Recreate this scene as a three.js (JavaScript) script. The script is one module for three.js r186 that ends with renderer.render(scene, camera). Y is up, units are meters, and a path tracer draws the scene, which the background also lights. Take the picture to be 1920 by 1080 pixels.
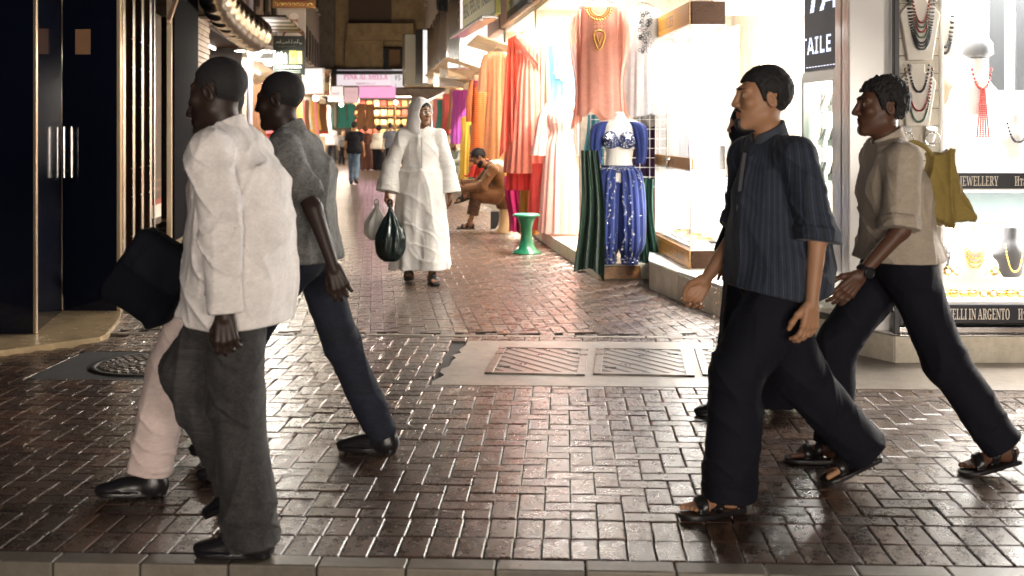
import * as THREE from 'three';
import { mergeGeometries } from 'three/addons/utils/BufferGeometryUtils.js';
import { RoundedBoxGeometry } from 'three/addons/geometries/RoundedBoxGeometry.js';
import { RectAreaLightUniformsLib } from 'three/addons/lights/RectAreaLightUniformsLib.js';

// ---------------------------------------------------------------- camera, sky, exposure
const FOCAL = 2200, EYE = 1.48, HORIZON = 243;            // pixels, metres, picture row (of a 1920 x 1080 frame)
const scene = new THREE.Scene();
const camera = new THREE.PerspectiveCamera(2 * Math.atan(540 / FOCAL) * 180 / Math.PI, 1920 / 1080, 0.1, 400);
camera.position.set(0, EYE, 0);
camera.setViewOffset(1920, 1080, 0, 540 - HORIZON, 1920, 1080);   // a shifted lens: upright lines stay upright
camera.focus = 7.2;
camera.userData.fStop = 3.2;
scene.add(camera);

const skyData = new Float32Array(64 * 32 * 4);
for (let j = 0; j < 32; j++) for (let i = 0; i < 64; i++) {
  const up = Math.max(0, (j + 0.5) / 32 * 2 - 1), k = (j * 64 + i) * 4, f = 1 - 0.35 * up;
  skyData[k] = 0.0018 * f; skyData[k + 1] = 0.003 * f; skyData[k + 2] = 0.011 * f; skyData[k + 3] = 1;
}
const sky = new THREE.DataTexture(skyData, 64, 32, THREE.RGBAFormat, THREE.FloatType);
sky.mapping = THREE.EquirectangularReflectionMapping; sky.magFilter = THREE.LinearFilter; sky.needsUpdate = true;
scene.background = sky; scene.environment = sky;

const moon = new THREE.DirectionalLight(0x9fb4ff, 0.015);
moon.position.set(-20, 40, 12); moon.shadow.radius = 4; moon.castShadow = true;
Object.assign(moon.shadow.camera, { left: -30, right: 30, top: 30, bottom: -30, far: 140 });
scene.add(moon);

const renderer = new THREE.WebGLRenderer({ antialias: true });
renderer.toneMapping = THREE.LinearToneMapping;
renderer.toneMappingExposure = 1.2;
renderer.shadowMap.enabled = true;
RectAreaLightUniformsLib.init();

// ---------------------------------------------------------------- small tools
const { PI, sin, cos, min, max, abs, sqrt, floor, hypot, atan2 } = Math;
const D2R = PI / 180;
const V = (x, y, z) => new THREE.Vector3(x, y, z);
const lerp = (a, b, t) => a + (b - a) * t;
const clamp = (x, a, b) => (x < a ? a : x > b ? b : x);
const sstep = (a, b, x) => { const t = clamp((x - a) / (b - a), 0, 1); return t * t * (3 - 2 * t); };
function rng(seed) { let s = seed >>> 0; return () => { s = (s + 0x6D2B79F5) >>> 0; let t = s; t = Math.imul(t ^ (t >>> 15), t | 1); t ^= t + Math.imul(t ^ (t >>> 7), t | 61); return ((t ^ (t >>> 14)) >>> 0) / 4294967296; }; }
// where a picture point lies at a given distance in front of the eye
const at = (px, py, d) => V((px - 960) * d / FOCAL, EYE - (py - HORIZON) * d / FOCAL, -d);
const hash3 = (x, y, z) => { let h = Math.imul(x, 374761393) ^ Math.imul(y, 668265263) ^ Math.imul(z, 2147483647 ^ 1274126177); h = Math.imul(h ^ (h >>> 13), 1274126177); return ((h ^ (h >>> 16)) >>> 0) / 4294967296; };
function noise3(x, y, z) {
  const xi = floor(x), yi = floor(y), zi = floor(z); let u = x - xi, v = y - yi, w = z - zi;
  u = u * u * (3 - 2 * u); v = v * v * (3 - 2 * v); w = w * w * (3 - 2 * w);
  const c = (i, j, k) => hash3(xi + i, yi + j, zi + k);
  return lerp(lerp(lerp(c(0, 0, 0), c(1, 0, 0), u), lerp(c(0, 1, 0), c(1, 1, 0), u), v), lerp(lerp(c(0, 0, 1), c(1, 0, 1), u), lerp(c(0, 1, 1), c(1, 1, 1), u), v), w) * 2 - 1;
}
// tileable value noise for textures
function tileNoise(n, cells, seed) {
  const r = rng(seed), g = new Float32Array(cells * cells); for (let i = 0; i < g.length; i++) g[i] = r();
  const out = new Float32Array(n * n);
  for (let j = 0; j < n; j++) for (let i = 0; i < n; i++) {
    const x = i / n * cells, y = j / n * cells, xi = floor(x), yi = floor(y); let u = x - xi, v = y - yi; u = u * u * (3 - 2 * u); v = v * v * (3 - 2 * v);
    const a = g[yi % cells * cells + xi % cells], b = g[yi % cells * cells + (xi + 1) % cells], c = g[(yi + 1) % cells * cells + xi % cells], d = g[(yi + 1) % cells * cells + (xi + 1) % cells];
    out[j * n + i] = lerp(lerp(a, b, u), lerp(c, d, u), v);
  }
  return out;
}
function layers(n, spec, seed) { const o = new Float32Array(n * n); spec.forEach(([cells, amp], k) => { const t = tileNoise(n, cells, seed + k * 17); for (let i = 0; i < o.length; i++) o[i] += (t[i] - 0.5) * amp; }); return o; }
function texture(n, fn, srgb, repeat) {
  const d = new Uint8Array(n * n * 4);
  for (let i = 0; i < n * n; i++) { const c = fn(i % n, floor(i / n), i); d[i * 4] = clamp(c[0], 0, 1) * 255; d[i * 4 + 1] = clamp(c[1], 0, 1) * 255; d[i * 4 + 2] = clamp(c[2], 0, 1) * 255; d[i * 4 + 3] = 255; }
  const t = new THREE.DataTexture(d, n, n, THREE.RGBAFormat); t.wrapS = t.wrapT = THREE.RepeatWrapping; t.magFilter = THREE.LinearFilter; t.minFilter = THREE.LinearMipmapLinearFilter;
  if (srgb) t.colorSpace = THREE.SRGBColorSpace; if (repeat) t.repeat.set(repeat, repeat); t.needsUpdate = true; return t;
}
const greyTex = (n, f, repeat) => texture(n, (x, y, i) => { const v = f(x, y, i); return [v, v, v]; }, false, repeat);
function canvasTex(w, h, draw) { const c = document.createElement('canvas'); c.width = w; c.height = h; draw(c.getContext('2d'), w, h); const t = new THREE.CanvasTexture(c); t.colorSpace = THREE.SRGBColorSpace; return t; }
const C = (r, g, b) => new THREE.Color().setRGB(r, g, b);
const std = (c, rough = 0.6, metal = 0, o = {}) => new THREE.MeshStandardMaterial({ color: Array.isArray(c) ? C(...c) : c, roughness: rough, metalness: metal, side: THREE.DoubleSide, ...o });
const phy = (c, rough = 0.6, o = {}) => new THREE.MeshPhysicalMaterial({ color: Array.isArray(c) ? C(...c) : c, roughness: rough, side: THREE.DoubleSide, ...o });

// ---------------------------------------------------------------- naming and grouping
const taken = {};
function numbered(name) { const k = (taken[name] = (taken[name] ?? -1) + 1); return k ? name + '_' + String(k).padStart(3, '0') : name; }
function tag(o, label, category, group) { o.userData.label = label; o.userData.category = category; if (group) o.userData.group = group; return o; }
function shade(o) { o.traverse((m) => { if (m.isMesh) { m.castShadow = true; m.receiveShadow = true; } }); return o; }
function thing(name, label, category, pos = [0, 0, 0], turn = 0, group) {
  const o = new THREE.Group(); o.name = numbered(name); scene.add(o);
  if (pos.isVector3) o.position.copy(pos); else o.position.set(...pos);
  o.rotation.y = turn; return tag(o, label, category, group);
}
function part(parent, name, geo, mat, label) { const m = new THREE.Mesh(Array.isArray(geo) ? join(geo) : geo, mat); m.name = name; m.castShadow = m.receiveShadow = true; if (label) m.userData.label = label; parent.add(m); return m; }
function single(name, geo, mat, label, category, pos, turn, group) { const m = part(scene, numbered(name), geo, mat); if (pos) { if (pos.isVector3) m.position.copy(pos); else m.position.set(...pos); } if (turn) m.rotation.y = turn; return tag(m, label, category, group); }
function structure(name, geo, mat) { const m = part(scene, numbered(name), geo, mat); m.userData.kind = 'structure'; m.userData.label = name.replace(/_/g, ' '); return m; }
function copyOf(o, pos, turn, label, group) { const c = o.clone(); c.userData = { ...o.userData }; c.name = numbered(o.name.replace(/_\d{3}$/, '')); if (pos.isVector3) c.position.copy(pos); else c.position.set(...pos); if (turn !== undefined) c.rotation.y = turn; if (label) c.userData.label = label; if (group) c.userData.group = group; scene.add(c); return c; }

// ---------------------------------------------------------------- geometry tools (uv in metres, by the way each face points)
function boxUV(g, ox = 0, oy = 0) {
  g = g.index ? g.toNonIndexed() : g; const p = g.attributes.position, uv = new Float32Array(p.count * 2), a = V(), b = V(), c = V(), n = V();
  for (let i = 0; i < p.count; i += 3) {
    a.fromBufferAttribute(p, i); b.fromBufferAttribute(p, i + 1); c.fromBufferAttribute(p, i + 2); n.subVectors(b, a).cross(c.clone().sub(a)); const x = abs(n.x), y = abs(n.y), z = abs(n.z);
    [a, b, c].forEach((q, k) => { const [u, v] = y >= x && y >= z ? [q.x, q.z] : x >= z ? [q.z, q.y] : [q.x, q.y]; uv[(i + k) * 2] = u + ox; uv[(i + k) * 2 + 1] = v + oy; });
  }
  g.setAttribute('uv', new THREE.BufferAttribute(uv, 2)); return g;
}
function clean(g) { g = g.index ? g.toNonIndexed() : g; for (const k of Object.keys(g.attributes)) if (!['position', 'normal', 'uv'].includes(k)) g.deleteAttribute(k); if (!g.attributes.uv) g.setAttribute('uv', new THREE.BufferAttribute(new Float32Array(g.attributes.position.count * 2), 2)); g.morphAttributes = {}; return g; }
const join = (list) => (list.length === 1 ? list[0] : mergeGeometries(list.map((g) => clean(g.clone())), false));
function move(g, x = 0, y = 0, z = 0, rx = 0, ry = 0, rz = 0) { if (rx || ry || rz) g.applyMatrix4(new THREE.Matrix4().makeRotationFromEuler(new THREE.Euler(rx, ry, rz))); g.translate(x, y, z); return g; }
const box = (w, h, d, x = 0, y = 0, z = 0, ry = 0) => boxUV(move(new THREE.BoxGeometry(w, h, d), x, y, z, 0, ry));
const rbox = (w, h, d, r, x = 0, y = 0, z = 0, ry = 0, seg = 2) => boxUV(move(new RoundedBoxGeometry(w, h, d, seg, min(r, w / 2.01, h / 2.01, d / 2.01)), x, y, z, 0, ry));
const cyl = (r0, r1, h, x = 0, y = 0, z = 0, seg = 20, open = false) => move(new THREE.CylinderGeometry(r1, r0, h, seg, 1, open), x, y, z);
function tube(pts, r, seg = 24, rad = 8, closed = false) { return new THREE.TubeGeometry(new THREE.CatmullRomCurve3(pts.map((p) => (p.isVector3 ? p : V(...p))), closed), seg, r, rad, closed); }
function bar(a, b, r, rad = 8) { return new THREE.TubeGeometry(new THREE.LineCurve3(a.isVector3 ? a : V(...a), b.isVector3 ? b : V(...b)), 1, r, rad, false); }
function lathe(pts, seg = 32) { return new THREE.LatheGeometry(pts.map(([r, y]) => new THREE.Vector2(r, y)), seg); }
function prism(poly, y0, y1) {   // outline in x, z -> upright slab with a top, a bottom and sides
  const s = new THREE.Shape(poly.map(([x, z]) => new THREE.Vector2(x, -z))); const g = new THREE.ExtrudeGeometry(s, { depth: y1 - y0, bevelEnabled: false }); g.rotateX(-PI / 2); g.translate(0, y0, 0); return boxUV(g);
}
const quad = (w, h) => new THREE.PlaneGeometry(w, h);

// ---------------------------------------------------------------- signed distance meshing (surface nets), for bodies, clothes and soft things
function netMesh(f, lo, hi, cell) {
  const nx = Math.ceil((hi[0] - lo[0]) / cell) + 1, ny = Math.ceil((hi[1] - lo[1]) / cell) + 1, nz = Math.ceil((hi[2] - lo[2]) / cell) + 1, B = 6;
  const F = new Float32Array(nx * ny * nz), id = (i, j, k) => (k * ny + j) * nx + i;
  for (let k0 = 0; k0 < nz; k0 += B) for (let j0 = 0; j0 < ny; j0 += B) for (let i0 = 0; i0 < nx; i0 += B) {
    const h = (B - 1) / 2, d = f(lo[0] + (i0 + h) * cell, lo[1] + (j0 + h) * cell, lo[2] + (k0 + h) * cell), far = abs(d) > cell * B * 1.35 + 0.03;
    for (let k = k0; k < min(nz, k0 + B); k++) for (let j = j0; j < min(ny, j0 + B); j++) for (let i = i0; i < min(nx, i0 + B); i++)
      F[id(i, j, k)] = far ? d : f(lo[0] + i * cell, lo[1] + j * cell, lo[2] + k * cell);
  }
  const pos = [], idx = [], vid = new Int32Array(nx * ny * nz).fill(-1);
  for (let k = 0; k < nz - 1; k++) for (let j = 0; j < ny - 1; j++) for (let i = 0; i < nx - 1; i++) {
    let n = 0, x = 0, y = 0, z = 0; const c = [F[id(i, j, k)], F[id(i + 1, j, k)], F[id(i, j + 1, k)], F[id(i + 1, j + 1, k)], F[id(i, j, k + 1)], F[id(i + 1, j, k + 1)], F[id(i, j + 1, k + 1)], F[id(i + 1, j + 1, k + 1)]];
    let neg = 0; for (let q = 0; q < 8; q++) neg += c[q] < 0; if (neg === 0 || neg === 8) continue;
    for (let q = 0; q < 8; q++) for (let b = 1; b < 8; b <<= 1) if (!(q & b)) { const p = c[q], r = c[q | b]; if ((p < 0) !== (r < 0)) { const t = p / (p - r); x += (q & 1) + (b === 1 ? t : 0); y += ((q >> 1) & 1) + (b === 2 ? t : 0); z += ((q >> 2) & 1) + (b === 4 ? t : 0); n++; } }
    vid[id(i, j, k)] = pos.length / 3; pos.push(lo[0] + (i + x / n) * cell, lo[1] + (j + y / n) * cell, lo[2] + (k + z / n) * cell);
  }
  const face = (a, b, c, d, flip) => { if (a < 0 || b < 0 || c < 0 || d < 0) return; if (flip) idx.push(a, c, b, a, d, c); else idx.push(a, b, c, a, c, d); };
  for (let k = 1; k < nz - 1; k++) for (let j = 1; j < ny - 1; j++) for (let i = 1; i < nx - 1; i++) {
    const s = F[id(i, j, k)] < 0;
    if (s !== F[id(i + 1, j, k)] < 0) face(vid[id(i, j - 1, k - 1)], vid[id(i, j, k - 1)], vid[id(i, j, k)], vid[id(i, j - 1, k)], !s);
    if (s !== F[id(i, j + 1, k)] < 0) face(vid[id(i - 1, j, k - 1)], vid[id(i - 1, j, k)], vid[id(i, j, k)], vid[id(i, j, k - 1)], !s);
    if (s !== F[id(i, j, k + 1)] < 0) face(vid[id(i - 1, j - 1, k)], vid[id(i, j - 1, k)], vid[id(i, j, k)], vid[id(i - 1, j, k)], !s);
  }
  const nor = new Float32Array(pos.length), e = cell * 0.6;
  for (let i = 0; i < pos.length; i += 3) {
    const [x, y, z] = [pos[i], pos[i + 1], pos[i + 2]];
    const gx = f(x + e, y, z) - f(x - e, y, z), gy = f(x, y + e, z) - f(x, y - e, z), gz = f(x, y, z + e) - f(x, y, z - e), l = hypot(gx, gy, gz) || 1;
    nor[i] = gx / l; nor[i + 1] = gy / l; nor[i + 2] = gz / l;
  }
  const g = new THREE.BufferGeometry(); g.setAttribute('position', new THREE.BufferAttribute(new Float32Array(pos), 3)); g.setAttribute('normal', new THREE.BufferAttribute(nor, 3)); g.setIndex(idx); return g;
}
const capD = (x, y, z, b) => { // tapered capsule b = [ax, ay, az, bx, by, bz, ra, rb]
  const vx = b[3] - b[0], vy = b[4] - b[1], vz = b[5] - b[2], wx = x - b[0], wy = y - b[1], wz = z - b[2];
  const t = clamp((wx * vx + wy * vy + wz * vz) / (vx * vx + vy * vy + vz * vz + 1e-12), 0, 1);
  return hypot(wx - vx * t, wy - vy * t, wz - vz * t) - (b[6] + (b[7] - b[6]) * t);
};
const ellD = (x, y, z, cx, cy, cz, rx, ry, rz) => { const a = (x - cx) / rx, b = (y - cy) / ry, c = (z - cz) / rz, k0 = hypot(a, b, c), k1 = hypot(a / rx, b / ry, c / rz); return k1 > 1e-9 ? k0 * (k0 - 1) / k1 : -min(rx, ry, rz); };
const smin = (a, b, k) => { const h = max(k - abs(a - b), 0) / k; return min(a, b) - h * h * k * 0.25; };
const smax = (a, b, k) => -smin(-a, -b, k);
function bonesD(x, y, z, list, k) { let d = 1e9; for (const b of list) { const c = capD(x, y, z, b); d = d > 1e8 ? c : smin(d, c, b[8] ?? k); } return d; }
const cap = (a, b, ra, rb, k) => [a.x, a.y, a.z, b.x, b.y, b.z, ra, rb ?? ra, k];
function wrapUV(g, cx = 0, cz = 0, r = 0.2) { const p = g.attributes.position, uv = new Float32Array(p.count * 2); for (let i = 0; i < p.count; i++) { uv[i * 2] = atan2(p.getX(i) - cx, -(p.getZ(i) - cz)) * r; uv[i * 2 + 1] = p.getY(i); } g.setAttribute('uv', new THREE.BufferAttribute(uv, 2)); return g; }
function planeUV(g, fn) { const p = g.attributes.position, uv = new Float32Array(p.count * 2); for (let i = 0; i < p.count; i++) { const [u, v] = fn(p.getX(i), p.getY(i), p.getZ(i)); uv[i * 2] = u; uv[i * 2 + 1] = v; } g.setAttribute('uv', new THREE.BufferAttribute(uv, 2)); return g; }

// ---------------------------------------------------------------- shared surfaces
const N = 512;
const nFine = layers(N, [[256, 0.5], [128, 0.35], [64, 0.3], [16, 0.25]], 3), nCoarse = layers(N, [[4, 0.5], [9, 0.4], [21, 0.3], [60, 0.2]], 11), nSpot = layers(N, [[120, 1]], 29);
const speckle = texture(N, (x, y, i) => { const pit = nSpot[i] < -0.4 ? 0.55 : 1, v = (0.86 + nFine[i] * 0.42 + nCoarse[i] * 0.3) * pit; return [v, v * 0.985, v * 0.97]; }, true, 1 / 0.5);
const pitBump = greyTex(N, (x, y, i) => 0.7 + nFine[i] * 0.35 - (nSpot[i] < -0.36 ? 0.4 : 0), 1 / 0.5);
const brickRough = greyTex(N, (x, y, i) => 0.8 + nFine[i] * 0.35 + nCoarse[i] * 0.45 + (nSpot[i] < -0.36 ? 0.2 : 0), 1 / 0.5);
const mottle = texture(N, (x, y, i) => { const v = 0.9 + nCoarse[i] * 0.28 + nFine[i] * 0.1; return [v, v * 0.985, v * 0.965]; }, true, 1 / 1.7);
const mottleRough = greyTex(N, (x, y, i) => 0.75 + nCoarse[i] * 0.4 + nFine[i] * 0.2, 1 / 1.3);
const nWood = layers(N, [[8, 0.5], [32, 0.3]], 51);
const woodTex = texture(N, (x, y, i) => { const s = sin((y / N * 34 + nWood[i] * 5) * 2 * PI) * 0.1 + nFine[i] * 0.15; const v = 0.85 + s; return [v, v * 0.93, v * 0.86]; }, true, 1 / 0.8);
const weaveBump = greyTex(256, (x, y) => 0.5 + 0.25 * sin(x / 256 * 2 * PI * 64) + 0.25 * sin(y / 256 * 2 * PI * 64), 1 / 0.11);
const clothTone = texture(N, (x, y, i) => { const v = 0.93 + nCoarse[i] * 0.12 + nFine[i] * 0.12; return [v, v, v]; }, true, 1 / 0.7);
const denimTex = texture(N, (x, y, i) => { const v = 0.8 + nFine[i] * 0.5 + nCoarse[i] * 0.35 + 0.08 * sin((x + y) * 0.8); return [v, v, v]; }, true, 1 / 0.45);
const cloth = (c, o = {}) => phy(c, 0.85, { map: clothTone, bumpMap: weaveBump, bumpScale: 0.0004, sheen: 0.25, sheenRoughness: 0.6, sheenColor: C(0.5, 0.5, 0.5), ...o });
const sheer = (c, through = 0.45, o = {}) => phy(c, 0.9, { transmission: through, thickness: 0, map: clothTone, ...o });

const M = {
  bed: std([0.035, 0.028, 0.024], 0.85, 0, { map: speckle }),
  asphalt: std([0.02, 0.02, 0.022], 0.8, 0, { map: speckle, bumpMap: pitBump, bumpScale: 0.004 }),
  kerb: std([0.2, 0.18, 0.15], 0.5, 0, { map: mottle, roughnessMap: mottleRough, bumpMap: pitBump, bumpScale: 0.0012 }),
  concrete: std([0.26, 0.23, 0.2], 0.48, 0, { map: mottle, roughnessMap: mottleRough, bumpMap: pitBump, bumpScale: 0.0012 }),
  iron: std([0.22, 0.2, 0.185], 0.42, 0.65, { map: mottle, roughnessMap: mottleRough, bumpMap: pitBump, bumpScale: 0.001 }),
  castIron: std([0.06, 0.055, 0.05], 0.45, 0.6, { map: mottle, bumpMap: pitBump, bumpScale: 0.001 }),
  stone: std([0.5, 0.38, 0.23], 0.32, 0, { map: mottle, roughnessMap: mottleRough }),
  blackGlass: phy([0.0035, 0.005, 0.012], 0.09, { clearcoat: 0.3 }),
  blackPanel: std([0.006, 0.007, 0.014], 0.25),
  blackPaint: std([0.008, 0.009, 0.014], 0.4),
  chrome: std([0.75, 0.73, 0.7], 0.16, 1),
  steel: std([0.6, 0.59, 0.57], 0.3, 1, { roughnessMap: mottleRough }),
  duct: std([0.62, 0.58, 0.52], 0.26, 1, { roughnessMap: mottleRough }),
  brownPanel: phy([0.018, 0.009, 0.006], 0.7, { map: woodTex, specularIntensity: 0.2 }),
  wood: std([0.3, 0.165, 0.07], 0.4, 0, { map: woodTex }),
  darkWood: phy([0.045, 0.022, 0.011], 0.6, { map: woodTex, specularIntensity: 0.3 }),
  goldWood: std([0.55, 0.32, 0.1], 0.35, 0, { map: woodTex }),
  white: std([0.8, 0.79, 0.76], 0.35),
  whitePanel: std([0.78, 0.77, 0.75], 0.22, 0, { roughnessMap: mottleRough }),
  cream: std([0.7, 0.66, 0.56], 0.3, 0, { map: mottle }),
  beigeWall: std([0.45, 0.34, 0.2], 0.8, 0, { map: mottle }),
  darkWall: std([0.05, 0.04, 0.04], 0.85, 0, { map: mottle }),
  navyWall: std([0.02, 0.022, 0.034], 0.85, 0, { map: mottle }), upperWall: std([0.24, 0.21, 0.175], 0.85, 0, { map: mottle }),
  shopWall: std([0.72, 0.64, 0.54], 0.7, 0, { map: mottle }),
  glass: phy([1, 1, 1], 0.02, { transmission: 1, thickness: 0, ior: 1.5 }),
  navy: std([0.006, 0.008, 0.024], 0.3),
  gold: std([0.95, 0.62, 0.2], 0.2, 1),
  silver: std([0.85, 0.84, 0.82], 0.18, 1),
  velvet: phy([0.78, 0.74, 0.66], 0.8, { sheen: 0.4 }),
  mannequin: std([0.76, 0.72, 0.66], 0.35),
  rubber: std([0.012, 0.012, 0.013], 0.7),
  leather: std([0.012, 0.011, 0.012], 0.32, 0, { bumpMap: pitBump, bumpScale: 0.0008 }),
  greenPlastic: std([0.012, 0.12, 0.06], 0.24),
  tanPlastic: std([0.5, 0.36, 0.2], 0.35),
  cableDark: std([0.015, 0.015, 0.016], 0.6),
};
const glow = (c, k, o = {}) => new THREE.MeshStandardMaterial({ color: C(0.5, 0.5, 0.5), roughness: 0.5, emissive: C(...c), emissiveIntensity: k, side: THREE.DoubleSide, ...o });
const LAMPS = 4.6;   // one dimmer for every lamp of the place
function areaLight(color, k, w, h, pos, target, parent = scene) { const l = new THREE.RectAreaLight(C(...color), k * LAMPS, w, h); l.position.copy(pos.isVector3 ? pos : V(...pos)); parent.add(l); l.lookAt(target.isVector3 ? target : V(...target)); l.castShadow = true; return l; }

// ---------------------------------------------------------------- the ground: road, kerb, herringbone paving of the crossing and of the alley
const CROSS = { o: V(0, 0, -4.05), a: 2.6 * D2R };                     // u runs along the kerb, v away from the road
const cu = V(cos(CROSS.a), 0, sin(CROSS.a)), cv = V(sin(CROSS.a), 0, -cos(CROSS.a));
const cross = (u, v, y = 0) => V(CROSS.o.x + cu.x * u + cv.x * v, y, CROSS.o.z + cu.z * u + cv.z * v);
const BETA = 6.7 * D2R, AO = V(0, 0, -8.5);                            // the alley: s runs along it, l to its right-hand wall
const aDir = V(-sin(BETA), 0, -cos(BETA)), bDir = V(cos(BETA), 0, -sin(BETA));
const al = (s, l, y = 0) => V(AO.x + aDir.x * s + bDir.x * l, y, AO.z + aDir.z * s + bDir.z * l);
const toCross = (p) => { const x = p.x - CROSS.o.x, z = p.z - CROSS.o.z; return [x * cu.x + z * cu.z, x * cv.x + z * cv.z]; };
const pixel = (p) => [960 + p.x / -p.z * FOCAL, HORIZON + (EYE - p.y) / -p.z * FOCAL];
const shown = (p, m = 30) => { if (p.z > -0.5) return false; const [x, y] = pixel(p); return x > -m && x < 1920 + m && y > -m && y < 1080 + m; };

structure('ground', boxUV(move(new THREE.PlaneGeometry(240, 240), 0, -0.135, -60, -PI / 2)), M.bed);
structure('road', boxUV(move(new THREE.PlaneGeometry(60, 9), 0, 0, 4.5, -PI / 2).applyMatrix4(new THREE.Matrix4().makeRotationY(-CROSS.a)).translate(cross(0, -0.1).x, -0.12, cross(0, -0.1).z)), M.asphalt);
const bedMesh = structure('pavement', boxUV(join([
  box(30, 0.1, 4.6, 0, -0.066, -2.3 + 0.02).applyMatrix4(new THREE.Matrix4().makeRotationY(-CROSS.a)).translate(CROSS.o.x, 0, CROSS.o.z)])), M.bed);
const alleyBed = structure('alley_pavement', box(13, 0.1, 60, 0.5, -0.07, -29.6).applyMatrix4(new THREE.Matrix4().makeRotationY(BETA)).translate(AO.x, 0, AO.z), M.bed);

function brickGeo(w, d) {   // chamfered paver, top at 0, no underside
  const c = 0.0045, h = 0.0035, x = w / 2, z = d / 2, y1 = -0.03, P = [];
  const T = [[-x + c, 0, -z + c], [x - c, 0, -z + c], [x - c, 0, z - c], [-x + c, 0, z - c]], E = [[-x, -h, -z], [x, -h, -z], [x, -h, z], [-x, -h, z]], L = E.map(([a, , b]) => [a, y1, b]);
  const q = (a, b, e, f) => P.push(...a, ...b, ...e, ...a, ...e, ...f);
  q(T[0], T[3], T[2], T[1]); for (let i = 0; i < 4; i++) { const j = (i + 1) % 4; q(T[i], T[j], E[j], E[i]); q(E[i], E[j], L[j], L[i]); }
  const g = new THREE.BufferGeometry(); g.setAttribute('position', new THREE.BufferAttribute(new Float32Array(P), 3)); g.computeVertexNormals(); return g;
}
const brickCache = {};
function brickOf(w, d, k) { const key = w.toFixed(3) + d.toFixed(3) + k; return (brickCache[key] ??= boxUV(brickGeo(w, d), k * 0.137, k * 0.291)); }
const brickTones = [[0.15, 0.085, 0.055], [0.175, 0.105, 0.07], [0.125, 0.076, 0.054], [0.19, 0.12, 0.085], [0.16, 0.1, 0.075], [0.14, 0.09, 0.066], [0.205, 0.115, 0.075], [0.115, 0.075, 0.058]].map((c) => c.map((v) => v * 0.62));
const brickMats = brickTones.map((c) => phy(c, 0.37, { ior: 1.75, map: speckle, roughnessMap: brickRough, bumpMap: pitBump, bumpScale: 0.0016 }));
const brickPlain = phy([1, 1, 1], 0.37, { ior: 1.75, map: speckle, roughnessMap: brickRough, bumpMap: pitBump, bumpScale: 0.0016 });

// every paver: centre (frame coordinates), size, frame. The 300 that show largest become parts, the others one mass.
function herringbone(u0, u1, v0, v1, m) {
  const out = [];
  for (let j = floor(v0 / m) - 2; j <= v1 / m + 2; j++) for (let i = floor(u0 / m) - 2; i <= u1 / m + 2; i++) {
    const k = (((i - j) % 4) + 4) % 4; let r;
    if (k === 0) r = [i * m, (i + 2) * m, j * m, (j + 1) * m]; else if (k === 3) r = [i * m, (i + 1) * m, j * m, (j + 2) * m]; else continue;
    r = [max(r[0], u0), min(r[1], u1), max(r[2], v0), min(r[3], v1)]; if (r[1] - r[0] > 0.025 && r[3] - r[2] > 0.025) out.push(r);
  }
  return out;
}
function without(list, [a, b, c, d]) {   // cut a rectangle out of the pavers
  const out = [];
  for (const r of list) {
    if (r[1] <= a || r[0] >= b || r[3] <= c || r[2] >= d) { out.push(r); continue; }
    const pieces = [[r[0], a, r[2], r[3]], [b, r[1], r[2], r[3]], [r[0], r[1], r[2], c], [r[0], r[1], d, r[3]]].map((p) => [max(p[0], r[0]), min(p[1], r[1]), max(p[2], r[2]), min(p[3], r[3])]).filter((p) => p[1] - p[0] > 0.02 && p[3] - p[2] > 0.02);
    pieces.sort((p, q) => (q[1] - q[0]) * (q[3] - q[2]) - (p[1] - p[0]) * (p[3] - p[2])); if (pieces[0]) out.push(pieces[0]);
  }
  return out;
}
function layPavers(list, place, turn, parent, seed, wobble) {
  const r = rng(seed), items = list.map((q) => { const u = (q[0] + q[1]) / 2, v = (q[2] + q[3]) / 2, p = place(u, v); return { p, w: q[1] - q[0] - 0.006, d: q[3] - q[2] - 0.006, dist: hypot(p.x, p.z) }; });
  for (const b of items) { b.y = (r() - 0.5) * 0.003 + wobble * noise3(b.p.x * 1.4, 3, b.p.z * 1.4); b.rx = (r() - 0.5) * 0.02; b.rz = (r() - 0.5) * 0.02; b.ry = (r() - 0.5) * 0.014; b.tone = floor(clamp(r() * 0.75 + 0.125 + 0.3 * noise3(b.p.x * 0.8, 9, b.p.z * 0.8), 0, 0.999) * brickTones.length); b.k = floor(r() * 4); }
  const seen = items.filter((b) => shown(b.p, 10)).sort((a, b) => a.dist - b.dist).slice(0, 300), near = new Set(seen);
  for (const b of seen) { const m = part(parent, 'brick', brickOf(b.w, b.d, b.k), brickMats[b.tone]); m.position.set(b.p.x, b.y, b.p.z); m.rotation.set(b.rx, turn + b.ry, b.rz, 'YXZ'); }
  const rest = items.filter((b) => !near.has(b)); if (!rest.length) return;
  const inst = new THREE.InstancedMesh(brickOf(0.094, 0.094, 1), brickPlain, rest.length), mm = new THREE.Matrix4(), q = new THREE.Quaternion();
  rest.forEach((b, i) => { q.setFromEuler(new THREE.Euler(b.rx, turn + b.ry, b.rz, 'YXZ')); mm.compose(V(b.p.x, b.y, b.p.z), q, V(b.w / 0.094, 1, b.d / 0.094)); inst.setMatrixAt(i, mm); inst.setColorAt(i, C(...brickTones[b.tone])); });
  inst.name = 'bricks_beyond'; inst.userData.kind = 'stuff'; inst.castShadow = inst.receiveShadow = true; parent.add(inst);
}
const SLAB = [-0.6, 3.4, 2.72, 4.14], PATCH = [-3.02, -1.92, 2.78, 3.66], STRIP = [4.33, 4.395];
let crossBricks = herringbone(-4.6, 4.6, 0.408, 4.325, 0.102);
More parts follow.
